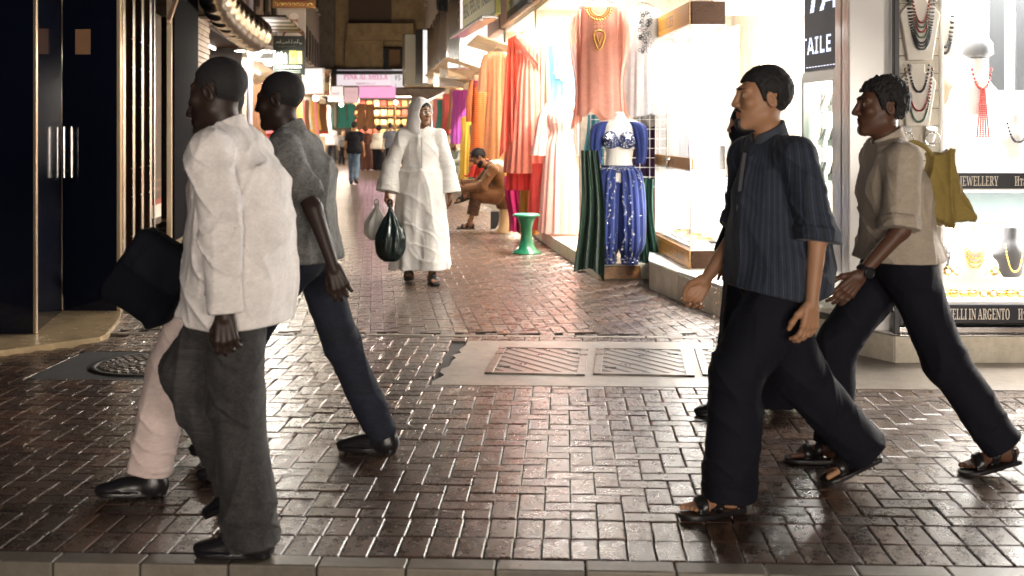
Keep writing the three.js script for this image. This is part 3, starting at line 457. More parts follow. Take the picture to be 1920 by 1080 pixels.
signBox({ label: 'pale grey sign box behind the white one', pos: al(15.6, 0.72, 3.2), w: 0.9, h: 1.35, d: 0.2, turn: 0.75, tex: textSign(256, 400, '#d9d4c2', [['~', 280, 60, '#8a8573']], 9), group: 'sign boxes over the dress shops' });
signBox({ label: 'red and dark sign box under the pipes', pos: al(18.6, 0.72, 3.2), w: 0.8, h: 1.5, d: 0.2, turn: 0.7, k: 0.5, tex: textSign(256, 480, '#43302f', [['SHAWL', 120, 64, '#e9b9a4'], ['~', 230, 60, '#dcdcdc'], ['ABAYA', 380, 60, '#e6a8c8']], 10), group: 'sign boxes over the dress shops' });
signBox({ label: 'pale blue sign box among the far signs', pos: al(20.9, 0.66, 3.3), w: 0.7, h: 1.4, d: 0.25, turn: 0.7, k: 0.5, tex: textSign(256, 480, '#9fb9c4', [['~', 180, 50, '#42606c'], ['~', 320, 50, '#42606c']], 11), group: 'sign boxes over the dress shops' });
signBox({ label: 'white sign box with a dark rim among the far signs', pos: al(24.3, 0.55, 3.5), w: 0.8, h: 1.5, d: 0.3, turn: 0.65, k: 0.9, body: M.blackPaint, tex: textSign(256, 480, '#eceff0', [['~', 150, 50, '#7f8a8f'], ['~', 300, 40, '#9aa3a7']], 12), group: 'sign boxes over the dress shops' });
signBox({ label: 'blank grey sign box closest to the pink sign', pos: al(30, 0.42, 3.75), w: 0.95, h: 1.7, d: 0.3, turn: 0.2, tex: textSign(64, 100, '#b8bdb8', [], 1), group: 'sign boxes over the dress shops' });
{ // sloping awnings under the far signs
  for (const [s, l, y, w, n, lab] of [[14.5, 0.75, 2.62, 1.0, 4.2, 'pale awning under the white sign box'], [19.3, 0.7, 2.7, 0.9, 3.4, 'tan awning under the red sign box'], [11.0, 0.95, 2.86, 0.7, 2.2, 'short pale awning beside the yellow sign']]) { const g = move(rbox(w, 0.025, n, 0.008), 0, 0, 0, 0, 0, -0.3); single('awning', boxUV(g), std([0.5, 0.4, 0.28], 0.7, 0, { map: mottle }), lab, 'awning', al(s, l, y), BETA, 'awnings over the shops'); }
}

// ---------------------------------------------------------------- upper storeys
function storeys(name, label, s0, s1, l, h0, h1, left, mat) {
  const t = thing(name, label, 'building', al(s0, l), BETA), len = s1 - s0, sg = left ? -1 : 1, P = part.bind(null, t);
  P('wall', box(3, h1 - h0, len, sg * 1.5, (h0 + h1) / 2, -len / 2), mat);
  for (let z = 1.2; z < len - 0.8; z += 2.1) for (let y = h0 + 1.2; y < h1 - 0.8; y += 2.6) { const w = P('window', rbox(0.06, 1.25, 0.95, 0.01, sg * -0.01, y, -z), M.blackPanel); part(w, 'sill', rbox(0.14, 0.06, 1.1, 0.01, sg * -0.05, y - 0.68, -z), mat); }
  return t;
}
storeys('upper_building', 'dark upper storeys over the dress shops', 2.93, 46, 1.35, 3.95, 13, false, M.upperWall);
storeys('upper_building', 'dark upper storeys over the shops with the silver duct', 1.2, 46, -3.5, 3.5, 13, true, M.upperWall);
single('upper_building', box(9, 9, 5, 6.6, 8.7, -10.3), M.upperWall, 'dark block above the jewellery shop', 'building');
{ // pipes and hanging units on the right-hand wall
  const r = rng(31); for (let i = 0; i < 9; i++) single('drain_pipe', tube([[0, 3.9, 0], [0, 7, 0.02], [0.02, 12, 0]], 0.045 + 0.02 * r(), 8, 8), std([0.2, 0.16, 0.11], 0.6), ['thin', 'tan', 'brown', 'dusty', 'old', 'bent', 'pale', 'grey', 'slim'][i] + ' drain pipe on the wall above the sign boxes', 'pipe', al(10.6 + i * 1.75, 1.26, 0), 0, 'pipes on the dark wall');
  for (let i = 0; i < 5; i++) { const t = thing('air_conditioner', ['air conditioner box hung above the white sign box', 'air conditioner box hung above the red sign', 'air conditioner box between the pipes', 'air conditioner box hung above the pale blue sign', 'air conditioner box nearest the beige building'][i], 'air conditioner', al(17 + i * 2.3, 0.95, 4.7 - i * 0.14 + (i % 2) * 0.7), BETA - PI / 2, 'air conditioners on the dark wall'); part(t, 'case', rbox(0.8, 0.55, 0.4, 0.02), M.blackPaint); part(t, 'fan_grille', move(new THREE.TorusGeometry(0.18, 0.02, 6, 20), -0.1, 0, 0.21), M.cableDark); part(t, 'bracket', [box(0.03, 0.03, 0.5, -0.3, -0.3, -0.05), box(0.03, 0.03, 0.5, 0.3, -0.3, -0.05)], M.cableDark); }
}
{ // the beige house that closes the view, with the pink shop below it
  const D = 58, h = thing('beige_house', 'beige house with recessed dark windows above the pink sign', 'building', [-7.1, 0, -D - 0.4]), P = part.bind(null, h);
  P('wall', box(8, 12, 1, 0.4, 9.6, -1.2), M.beigeWall); P('ground_wall', box(8, 3.6, 0.4, 0.4, 1.8, -2.6), M.shopWall);
  P('balcony_parapet', rbox(3.3, 0.85, 0.9, 0.02, 0.55, 6.35, -0.5), M.beigeWall); P('balcony_opening', box(2.15, 3.2, 0.06, -0.05, 8.45, -0.66), std([0.12, 0.08, 0.06], 0.8)); P('stair_block', rbox(1.9, 2.3, 0.7, 0.02, -0.3, 4.9, -0.62), M.beigeWall);
  const w = P('window', box(1.7, 1.02, 0.06, 1.35, 5.05, -0.68), M.blackPanel); part(w, 'curtain', box(0.55, 0.95, 0.03, 1.2, 5.03, -0.63), std([0.25, 0.15, 0.08], 0.9)); part(w, 'sill', rbox(1.9, 0.08, 0.2, 0.01, 1.35, 4.5, -0.6), M.beigeWall); part(w, 'lintel', rbox(1.9, 0.08, 0.16, 0.01, 1.35, 5.6, -0.6), M.darkWood);
  const w2 = P('window', box(0.9, 1.2, 0.06, 1.9, 8.9, -0.66), M.blackPanel); part(w2, 'sill', rbox(1, 0.06, 0.16, 0.01, 1.9, 8.26, -0.6), M.beigeWall);
  P('dark_side_tower', box(3, 14, 1.2, -3.3, 8.6, -1), M.upperWall); P('roof_slab', rbox(6.4, 0.18, 1.6, 0.02, 0.2, 4.28, 0.2), M.blackPaint);
  // street lamp light falls on it from below: the pink shop sign glows
  const tex = textSign(1024, 260, '#f8e9f1', [['PINK AL SHELA', 110, 138, '#c81f78', 0.72, 'serif'], ['TRADING CO. L.L.C', 226, 44, '#5a3a4a', 0.9]], 3);
  const s = thing('pink_shop_sign', 'white lit sign with pink words closing the alley', 'sign', at(686, 146, D)); part(s, 'case', rbox(2.9, 0.82, 0.16, 0.02), M.white); part(s, 'lit_sign_face', quad(2.84, 0.76), new THREE.MeshStandardMaterial({ color: C(0.4, 0.4, 0.4), emissive: C(1, 1, 1), emissiveIntensity: 0.72, emissiveMap: tex })).position.z = 0.084;
  const s2 = thing('pink_shop_sign', 'small white sign with the black letters F and S beside the pink words', 'sign', at(746, 147, D - 0.3)); part(s2, 'case', rbox(0.62, 0.9, 0.1, 0.02), M.white); part(s2, 'lit_sign_face', quad(0.58, 0.86), new THREE.MeshStandardMaterial({ color: C(0.4, 0.4, 0.4), emissive: C(1, 1, 1), emissiveIntensity: 0.7, emissiveMap: textSign(256, 380, '#f5eef1', [['FS', 180, 150, '#201c20', 0.8]], 1) })).position.z = 0.053;
  const p = thing('pink_canopy', 'glowing pink canopy strip under the white sign', 'sign', at(706, 173, D - 0.5)); part(p, 'lit_sign_face', rbox(1.9, 0.56, 0.12, 0.04), glow([0.95, 0.3, 0.6], 0.85));
  areaLight([1, 0.55, 0.75], 2, 2.6, 0.7, at(690, 158, D - 0.8), at(720, 300, 35));
}

// ---------------------------------------------------------------- the black corner building and the shops under the silver duct
{
  const b = thing('black_corner_building', 'black glass corner building with a dark door on a stone step', 'building'), P = part.bind(null, b);
  const y = 0.036, h = 5.4, ym = y + h / 2;
  P('front_panel', box(1.6, h, 0.05, -4.185, ym, -8.325), M.blackGlass); P('front_panel', box(1.6, h, 0.05, -5.79, ym, -8.325), M.blackGlass); P('front_panel', box(1.6, h, 0.05, -7.395, ym, -8.325), M.blackGlass);
  const a = V(-3.385, 0, -8.36), c = V(-3.577, 0, -9.34), len = a.distanceTo(c), ang = atan2(-(a.z - c.z), a.x - c.x), mid = a.clone().add(c).multiplyScalar(0.5);
  const rp = P('return_panel', box(len, h, 0.05), M.blackGlass); rp.position.set(mid.x - 0.03, ym, mid.z); rp.rotation.y = ang; part(rp, 'handrail', [bar([-len / 2, -1.34, 0.05], [len / 2 - 0.06, -1.34, 0.05], 0.012, 8)], M.chrome);
  P('corner_trim', rbox(0.025, h, 0.03, 0.004, -3.375, ym, -8.31), std([0.45, 0.36, 0.26], 0.3, 0.9));
  const d = P('door', box(0.43, h, 0.05, -3.365, ym, -9.38), M.blackGlass); part(d, 'door_handle', [bar([-3.55, 1.1, -9.3], [-3.55, 1.5, -9.3], 0.011, 10), bar([-3.49, 1.1, -9.3], [-3.49, 1.5, -9.3], 0.011, 10), bar([-3.55, 1.15, -9.3], [-3.55, 1.15, -9.36], 0.008), bar([-3.49, 1.45, -9.3], [-3.49, 1.45, -9.36], 0.008)], M.chrome);
  part(d, 'door_notice', box(0.12, 0.2, 0.006, -3.42, 2.18, -9.352), std([0.22, 0.11, 0.05], 0.6));
  P('door_edge_strip', rbox(0.03, h, 0.06, 0.004, -3.135, ym, -9.375), std([0.4, 0.31, 0.2], 0.35, 0.8)); P('roof_block', box(6, 4, 5, -6.3, 7.5, -10.9), M.upperWall); P('inner_wall', box(4.6, 5.4, 0.2, -6.0, 2.7, -10.4), M.blackPanel);
}
const leftShop = thing('shuttered_shop', 'dark shopfront of brown panels and chrome rails beyond the black door', 'shop', al(0.85, -3.45), BETA);
{
  const P = part.bind(null, leftShop), step = 0.15;
  P('floor_step', rbox(1.4, step, 6.6, 0.01, -0.2, step / 2, -4.9), M.stone);
  for (let i = 0; i < 5; i++) { const m = P('brown_panel', rbox(0.42, 3.6, 0.04, 0.006), i % 2 ? M.brownPanel : M.darkWood); m.position.set(-0.14, 1.95, -2.0 - i * 0.45); m.rotation.y = -0.25; part(m, 'panel_edge', rbox(0.025, 3.6, 0.05, 0.004, 0.2, 0, 0), M.steel); }
  for (const s of [4.02]) { P('chrome_rail', bar([0.05, step, -s], [0.05, 3.7, -s], 0.012, 10), M.steel); }
  P('poster_panel', rbox(0.03, 2.4, 0.42, 0.004, -0.02, 1.6, -4.55), std(0xffffff, 0.3, 0, { map: canvasTex(256, 1024, (g) => { g.fillStyle = '#241c22'; g.fillRect(0, 0, 256, 1024); const r = rng(4); for (let i = 0; i < 40; i++) { g.fillStyle = ['#8f2f2a', '#b9a58f', '#42506b', '#d7cfc6', '#6e4a35'][floor(r() * 5)]; g.beginPath(); g.ellipse(r() * 256, 60 + r() * 500, 20 + r() * 60, 12 + r() * 40, r() * 3, 0, 7); g.fill(); } }) }));
  P('tilted_light_bar', move(rbox(0.05, 0.05, 0.9, 0.012), 0.12, 2.95, -4.9, 0.55), std([0.6, 0.42, 0.3], 0.4)); P('edge_post', rbox(0.06, 3.2, 0.06, 0.006, 0.05, 1.7, -4.98), std([0.5, 0.4, 0.28], 0.35, 0.7));
  P('black_shutter', box(0.06, 3.3, 1.9, 0.06, 1.75, -6.05), phy([0.003, 0.003, 0.005], 0.95, { specularIntensity: 0.1 })); P('soffit', box(1.4, 0.06, 6, -0.3, 3.75, -4.6), M.darkWood);
  // whitewashed brick return
  const r = rng(9), g = [0, 1].map((k) => boxUV(new RoundedBoxGeometry(0.03, 0.07, 0.225, 1, 0.006), k)), m = [std([0.62, 0.55, 0.46], 0.8, 0, { map: mottle }), std([0.55, 0.46, 0.37], 0.8, 0, { map: mottle })];
  const wallM = P('brick_wall', box(0.1, 3.4, 1.4, -0.03, 1.7, -7.75), std([0.25, 0.19, 0.14], 0.9)); for (let j = 0; j < 38; j++) for (let i = 0; i < 6; i++) { const q = part(wallM, 'brick', g[(i + j) % 2], m[floor(r() * 2)]); q.position.set(0.025, 0.3 + j * 0.08, -7.16 - i * 0.235 - (j % 2) * 0.11 + 0.05); }
  // awning of boards over the lit part
  for (let i = 0; i < 9; i++) P('awning_board', rbox(1.5, 0.03, 0.42, 0.006, 0.5, 3.05 + i * 0.012, -7.4 - i * 0.45), i % 2 ? M.wood : M.darkWood);
}
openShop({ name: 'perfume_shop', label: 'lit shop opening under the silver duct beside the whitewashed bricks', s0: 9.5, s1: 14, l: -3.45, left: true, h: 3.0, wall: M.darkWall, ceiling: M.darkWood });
openShop({ name: 'garment_shop', label: 'open shop hung with red and orange clothes', s0: 14.2, s1: 24, l: -3.4, left: true, h: 2.9 });
openShop({ name: 'garment_shop', label: 'open shop behind the man in the lilac shirt', s0: 24.2, s1: 35, l: -3.3, left: true, h: 2.8 });
openShop({ name: 'garment_shop', label: 'last open shop beside the beige house', s0: 35.2, s1: 46, l: -3.2, left: true, h: 2.8 });
fluorescent('tube light in the shop under the silver duct', al(12.6, -3.9, 2.96), BETA, 2, 10, neutral, 'tube lights of the duct side shops');
fluorescent('tube light over the red and orange clothes', al(19, -3.8, 2.86), BETA, 4, 60, warm, 'tube lights of the duct side shops');
fluorescent('tube light behind the man in the lilac shirt', al(29, -3.7, 2.76), BETA, 5, 55, warm, 'tube lights of the duct side shops');
fluorescent('tube light beside the beige house', al(40, -3.6, 2.76), BETA, 5, 75, warm, 'tube lights of the duct side shops');
{ // flexible duct
  const pts = [[-3.5, 4.9, -14.2], [-3.8, 3.75, -14.9], [-3.83, 3.2, -15.3], [-3.68, 2.9, -15.9], [-3.55, 2.78, -16.3]].map((p) => V(...p)), curve = new THREE.CatmullRomCurve3(pts), rows = 154, seg = 22, pos = [], idx = [], fr = curve.computeFrenetFrames(rows);
  for (let i = 0; i <= rows; i++) { const p = curve.getPointAt(i / rows), rad = 0.245 + 0.012 * sin(i * 2 * PI / 7); for (let j = 0; j <= seg; j++) { const t = j / seg * 2 * PI; const q = p.clone().addScaledVector(fr.normals[i], cos(t) * rad).addScaledVector(fr.binormals[i], sin(t) * rad); pos.push(q.x, q.y, q.z); if (i < rows && j < seg) { const a = i * (seg + 1) + j; idx.push(a, a + 1, a + seg + 1, a + 1, a + seg + 2, a + seg + 1); } } }
  const g = new THREE.BufferGeometry(); g.setAttribute('position', new THREE.BufferAttribute(new Float32Array(pos), 3)); g.setIndex(idx); g.computeVertexNormals(); single('air_duct', boxUV(g), M.duct, 'ribbed silver air duct bending down over the bright shop', 'duct');
}
{ // hooded shop lamps under the duct
  for (const [px, py, d, lab, k] of [[478, 96, 19.4, 'bright hooded lamp below the silver duct', 5], [505, 112, 22, 'bright hooded lamp beside the perfume banner', 4]]) { const p = at(px, py, d), t = thing('shop_lamp', lab, 'lamp', p, BETA, 'hooded lamps of the duct side shops'); part(t, 'hood', lathe([[0.04, 0.26], [0.06, 0.24], [0.2, 0.1], [0.34, 0.0], [0.33, -0.005], [0.19, 0.08]], 28), M.white); part(t, 'bulb', new THREE.SphereGeometry(0.12, 18, 12), glow([1, 0.94, 0.85], 9)); part(t, 'stem', bar([0, 0.25, 0], [0, 0.9, 0], 0.012), M.cableDark); const l = new THREE.PointLight(C(1, 0.93, 0.82), k * LAMPS, 0, 2); l.position.copy(p).add(V(0, -0.02, 0)); l.castShadow = true; l.shadow.radius = 5; scene.add(l); }
}
for (const [px, py, d, lab, k] of [[592, 184, 33, 'bare bright bulb over the red and orange clothes', 2.5], [640, 196, 47, 'bare bright bulb beside the beige house', 4], [742, 192, 50, 'bare bright bulb by the folded cloth shelves', 4]]) { const p = at(px, py, d), t = thing('bare_bulb', lab, 'lamp', p, 0, 'bare bulbs far down the alley'); part(t, 'bulb', new THREE.SphereGeometry(0.09, 16, 12), glow([1, 0.9, 0.72], 9)); part(t, 'socket', cyl(0.04, 0.04, 0.1, 0, 0.12, 0, 12), M.cableDark); part(t, 'flex', bar([0, 0.15, 0], [0, 0.8, 0], 0.008, 6), M.cableDark); const l = new THREE.PointLight(C(1, 0.86, 0.64), k * LAMPS, 0, 2); l.position.copy(p); l.castShadow = true; l.shadow.radius = 4; scene.add(l); }
{ // hanging banners
  const portrait = canvasTex(256, 288, (g) => { g.fillStyle = '#cdc7c0'; g.fillRect(0, 0, 256, 288); const e = (c, x, y, a, b) => { g.fillStyle = c; g.beginPath(); g.ellipse(x, y, a, b, 0, 0, 7); g.fill(); }; e('#7d5a4a', 150, 270, 110, 90); e('#e9e4da', 140, 300, 92, 84); e('#b98f72', 154, 130, 36, 48); e('#f1eee8', 152, 172, 42, 52); e('#efebe3', 152, 72, 44, 34); g.fillStyle = '#efebe3'; g.fillRect(110, 60, 84, 34); e('#5d4335', 140, 122, 5, 4); e('#5d4335', 168, 122, 5, 4); e('#a47b60', 154, 138, 5, 10); });
  const t = thing('portrait_banner', 'hanging picture of a white bearded man in a turban', 'banner', at(547, 44, 20), BETA); part(t, 'board', rbox(0.47, 0.52, 0.03, 0.006), M.white); part(t, 'print', quad(0.45, 0.5), std(0xffffff, 0.5, 0, { map: portrait })).position.z = 0.0185;
  const perf = canvasTex(256, 320, (g) => { g.fillStyle = '#17211d'; g.fillRect(0, 0, 256, 320); strokes(g, 20, 54, 216, 30, 9, 3, '#d9dfd8'); strokes(g, 40, 86, 140, 12, 12, 6, '#a9b2aa'); g.fillStyle = '#b8b6a2'; for (const [x, w, y, h] of [[28, 22, 150, 80], [54, 22, 138, 92], [84, 26, 150, 80]]) { g.fillRect(x, y, w, h); g.fillRect(x + w / 2 - 4, y - 14, 8, 16); } g.fillStyle = '#a5a04c'; g.fillRect(132, 118, 58, 112); g.fillStyle = '#b5ac70'; g.fillRect(196, 122, 40, 108); g.fillStyle = '#59572b'; g.fillRect(150, 150, 22, 24); g.fillStyle = '#e2e4dd'; g.font = 'bold 32px sans-serif'; g.textAlign = 'center'; g.save(); g.translate(128, 268); g.scale(0.74, 1); g.fillText('FAIDH AL MADINA', 0, 0); g.restore(); g.fillStyle = '#8d958c'; for (let i = 0; i < 2; i++) g.fillRect(34, 286 + i * 14, 188, 5); });
  const u = thing('perfume_banner', 'dark hanging banner with bottles and a gift box', 'banner', at(542, 104, 19.8), BETA); part(u, 'board', rbox(0.53, 0.66, 0.03, 0.006), M.blackPaint); part(u, 'print', quad(0.51, 0.64), std(0xffffff, 0.45, 0, { map: perf })).position.z = 0.0185;
  const f = thing('ornate_frame', 'carved gilt frame hanging above the portrait', 'frame', at(551, -14, 19.6), BETA); for (const [w, h, x, y] of [[0.72, 0.12, 0, -0.2], [0.72, 0.12, 0, 0.2], [0.12, 0.28, -0.3, 0], [0.12, 0.28, 0.3, 0]]) part(f, 'moulding', rbox(w, h, 0.06, 0.02, x, y, 0), M.goldWood); part(f, 'red_panel', box(0.48, 0.28, 0.02), std([0.3, 0.03, 0.02], 0.5)); const kn = []; for (let i = 0; i < 9; i++) kn.push(move(new THREE.TorusGeometry(0.024, 0.009, 6, 12), -0.28 + i * 0.07, -0.2, 0.034)); part(f, 'carving', kn, M.gold);
  single('banner_post', bar(al(11.5, -3.05, 0.1), al(11.5, -3.05, 4.2), 0.05, 10), std([0.45, 0.42, 0.5], 0.4, 0.3), 'pale post beside the perfume banner', 'post');
}
// lit signs over the duct side
signBox({ label: 'white lit sign at the corner of the red clothes shop', pos: at(588, 152, 27), w: 0.5, h: 0.62, d: 0.14, turn: -0.2, k: 0.7, tex: textSign(256, 220, '#f6eef2', [['~', 90, 44, '#cdb6c2'], ['~', 160, 30, '#d9c6cf']], 21), group: 'sign boxes over the duct side shops' });
signBox({ label: 'printed poster sign beside the white lit sign', pos: at(606, 155, 31), w: 0.42, h: 0.72, d: 0.1, turn: -0.2, tex: canvasTex(128, 220, (g) => { const r = rng(61); g.fillStyle = '#9a8b6c'; g.fillRect(0, 0, 128, 220); for (let i = 0; i < 26; i++) { g.fillStyle = ['#c9b48c', '#5d5136', '#a3543f', '#d9d2bc', '#3b3a30'][floor(r() * 5)]; g.beginPath(); g.ellipse(r() * 128, r() * 220, 6 + r() * 22, 10 + r() * 30, r() * 3, 0, 7); g.fill(); } }), group: 'sign boxes over the duct side shops' });
signBox({ label: 'low white lit sign below the pink words', pos: at(630, 176, 41), w: 0.56, h: 0.56, d: 0.12, turn: -0.2, k: 0.7, tex: textSign(256, 256, '#f5ecf1', [['SHOP', 128, 64, '#6a4a58']], 22), group: 'sign boxes over the duct side shops' });
signBox({ label: 'faded pink sign next to the pink canopy', pos: at(658, 178, 45), w: 0.62, h: 0.62, d: 0.12, turn: -0.2, k: 0.6, tex: textSign(256, 256, '#e6b9c4', [['~', 90, 40, '#b06a80'], ['~', 180, 40, '#c48a9a']], 23), group: 'sign boxes over the duct side shops' });
{ // the shop under the pink sign: shelves of folded cloth in warm light
  const D = 58, t = thing('shelf_unit', 'warmly lit shelves of folded cloth under the pink canopy', 'shelf', [at(715, 300, D).x, 0, -D - 1.2]), P = part.bind(null, t), r = rng(14);
  for (let i = 0; i < 5; i++) P('shelf', rbox(3.2, 0.05, 0.5, 0.01, 0, 0.7 + i * 0.48, 0), M.wood); for (const s of [-1.6, -0.5, 0.6, 1.6]) P('upright', rbox(0.06, 2.9, 0.5, 0.01, s, 1.45, 0), M.wood);
  for (let i = 0; i < 5; i++) for (let j = 0; j < 9; j++) P('folded_cloth', rbox(0.28, 0.2 + r() * 0.14, 0.36, 0.04, -1.42 + j * 0.355, 0.73 + i * 0.48 + 0.16, 0.03), std([[0.8, 0.5, 0.18], [0.7, 0.25, 0.1], [0.85, 0.7, 0.4], [0.6, 0.12, 0.08]][floor(r() * 4)], 0.8));
  fluorescent('tube light over the folded cloth shelves', V(t.position.x, 3.1, -D + 0.1), PI / 2, 3, 80, warm, 'tube lights of the duct side shops');
}
// ---------------------------------------------------------------- lit shop windows across the road, behind the viewer; they light the fronts of things
{
  const t = thing('opposite_shop', 'row of lit shop windows across the road', 'shop', [0.8, 0, 9.5]), P = part.bind(null, t); P('wall', box(18, 7, 0.3, 0, 3.5, 0.3), M.beigeWall);
  for (const [i, x] of [-4.6, 0, 4.6].entries()) { P('lit_window', box(3.6, 2.0, 0.04, x, 1.75, 0.0), glow([1, 0.9, 0.8], 1.6)); P('window_frame', [rbox(3.8, 0.1, 0.12, 0.01, x, 2.8, -0.02), rbox(3.8, 0.1, 0.12, 0.01, x, 0.7, -0.02), rbox(0.1, 2.2, 0.12, 0.01, x - 1.85, 1.75, -0.02), rbox(0.1, 2.2, 0.12, 0.01, x + 1.85, 1.75, -0.02)], M.blackPaint); areaLight([1, 0.88, 0.76], [1.2, 6.0, 9.5][i], 3.6, 2.0, [0.8 + x, 1.75, 9.4], [0.8 + x * 0.4, 1.3, -4]); }
}

// ---------------------------------------------------------------- cloth that hangs
function drape(rows, o = {}) {   // rows [y, rx, rz, cx, cz] from top to bottom; pleats deepen towards the hem
  const n = o.n ?? 88, m = o.m ?? 36, r = rng(o.seed ?? 1), ph = [r() * 6, r() * 6, r() * 6, r() * 6], pl = o.pleats ?? 14, amp = o.amp ?? 0.1, pos = [], uv = [], idx = [], K = rows.length - 1;
  for (let i = 0; i <= m; i++) {
    const f = i / m * K, k = min(K - 1, floor(f)), t = f - k, R = (c, d = 0) => { const a = rows[max(0, k - 1)][c] ?? d, b = rows[k][c] ?? d, e = rows[k + 1][c] ?? d, g = rows[min(K, k + 2)][c] ?? d; return 0.5 * (2 * b + (e - a) * t + (2 * a - 5 * b + 4 * e - g) * t * t + (3 * b - a - 3 * e + g) * t * t * t); };
    const y = R(0), rx = R(1), rz = R(2), cx = R(3), cz = R(4), v = i / m, A = amp * (o.flat ? 1 : sstep(-0.05, 0.6, v));
    for (let j = 0; j <= n; j++) {
      const a = j / n * 2 * PI, w = 1 + A * (sin(a * pl + ph[0] + v * 1.2) + 0.55 * sin(a * (pl * 1.7 | 0) + ph[1] - v * 2) + 0.5 * sin(a * 3 + ph[2] + v * 3)) * 0.5;
      const hem = o.hem ? o.hem * v * v * (0.6 * sin(a * 3 + ph[3]) + 0.4 * sin(a * 7 + ph[1])) : 0;
      pos.push(cx + sin(a) * rx * w, y + hem, cz + cos(a) * rz * w); uv.push(j / n * (o.u ?? 1.2), y);
      if (i < m && j < n) { const q = i * (n + 1) + j; idx.push(q, q + n + 1, q + 1, q + 1, q + n + 1, q + n + 2); }
    }
  }
  const g = new THREE.BufferGeometry(); g.setAttribute('position', new THREE.BufferAttribute(new Float32Array(pos), 3)); g.setAttribute('uv', new THREE.BufferAttribute(new Float32Array(uv), 2)); g.setIndex(idx); g.computeVertexNormals(); return g;
}
function sheet(nu, nv, fn) {
  const pos = [], uv = [], idx = []; for (let i = 0; i <= nv; i++) for (let j = 0; j <= nu; j++) { const p = fn(j / nu, i / nv); pos.push(...p); uv.push(j / nu, 1 - i / nv); if (i < nv && j < nu) { const q = i * (nu + 1) + j; idx.push(q, q + nu + 1, q + 1, q + 1, q + nu + 1, q + nu + 2); } }
  const g = new THREE.BufferGeometry(); g.setAttribute('position', new THREE.BufferAttribute(new Float32Array(pos), 3)); g.setAttribute('uv', new THREE.BufferAttribute(new Float32Array(uv), 2)); g.setIndex(idx); g.computeVertexNormals(); return g;
}
const scarfSheet = (w, h, folds, depth, seed, taper = 0, point = 0) => { const r = rng(seed), a = r() * 6, b = r() * 6; return sheet(60, 40, (u, v) => { const s = 1 - taper * (1 - v); return [(u - 0.5) * w * s + 0.02 * sin(v * 5 + a), -v * h - point * v * abs(u - 0.35) + 0.02 * v * sin(u * 9 + b), depth * (sin(u * folds * 2 * PI + a + v) + 0.5 * sin(u * folds * 3.7 * PI + b - v * 2)) * (0.4 + 0.6 * v)]; }); };
const hanger = (t, y, w = 0.2, m = M.steel) => part(t, 'hanger', [tube([[-w, y - 0.05, 0], [-w * 0.4, y + 0.015, 0], [0, y + 0.03, 0], [w * 0.4, y + 0.015, 0], [w, y - 0.05, 0]], 0.008, 20, 6), tube([[0, y + 0.03, 0], [0, y + 0.07, 0], [0.025, y + 0.095, 0], [0.03, y + 0.12, 0]], 0.004, 12, 6)], m);
function mannequinTorso() {   // headless display form with a neck, bust and waist
  const f = (x, y, z) => { let d = ellD(x, y, z, 0, 1.3, -0.01, 0.165, 0.2, 0.105); d = smin(d, ellD(x, y, z, 0.075, 1.27, 0.07, 0.07, 0.075, 0.06), 0.05); d = smin(d, ellD(x, y, z, -0.075, 1.27, 0.07, 0.07, 0.075, 0.06), 0.05); d = smin(d, ellD(x, y, z, 0, 1.08, 0, 0.125, 0.14, 0.09), 0.06); d = smin(d, ellD(x, y, z, 0, 0.9, -0.005, 0.175, 0.16, 0.115), 0.08); d = smin(d, capD(x, y, z, [-0.16, 1.41, -0.01, 0.16, 1.41, -0.01, 0.05, 0.05]), 0.05); d = smin(d, capD(x, y, z, [0, 1.42, -0.01, 0, 1.57, 0.01, 0.055, 0.05]), 0.05); return max(d, y - 1.545); };
  return boxUV(netMesh(f, [-0.26, 0.7, -0.18], [0.26, 1.62, 0.2], 0.014));
}
const torsoGeo = mannequinTorso();
function gownOn(name, label, pos, turn, color, o = {}) {
  const t = thing(name, label, 'dress', pos, turn, o.group); const mat = o.mat ?? sheer(color, 0.3);
  if (o.form !== false) { part(t, 'display_form', torsoGeo, M.mannequin).position.y = o.lift ?? 0.2; }
  const Y = o.lift ?? 0.2, hem = o.hem ?? 0.03;
  part(t, 'gown', drape([[1.38 + Y, 0.14, 0.1], [1.3 + Y, 0.185, 0.15], [1.2 + Y, 0.17, 0.145], [1.08 + Y, 0.14, 0.11], [0.9 + Y, 0.2, 0.15], [0.5 + Y * 0.6, 0.24, 0.19], [hem, o.flare ?? 0.3, 0.24]], { pleats: o.pleats ?? 16, amp: 0.12, seed: o.seed ?? 3, m: 44 }), mat);
  if (o.sleeves !== false) for (const s of [-1, 1]) part(t, 'sleeve', drape([[1.42 + Y, 0.06, 0.07, s * 0.15, 0], [1.3 + Y, 0.075, 0.085, s * 0.215, 0], [1.05 + Y, 0.085, 0.1, s * 0.25, 0.01], [0.8 + Y, 0.11, 0.13, s * 0.27, 0.02]], { pleats: 7, amp: 0.12, seed: 5 + s, n: 40, m: 18 }), mat);
  if (o.beads) { const b = []; const r = rng(8); for (let i = 0; i < 90; i++) { const a = (r() - 0.5) * 2, y = 1.2 + Y + r() * 0.14; b.push(new THREE.SphereGeometry(0.006, 6, 4).translate(a * 0.13, y, 0.155 - a * a * 0.05)); } part(t, 'beadwork', b, o.beads).userData.kind = 'stuff'; }
  return t;
}
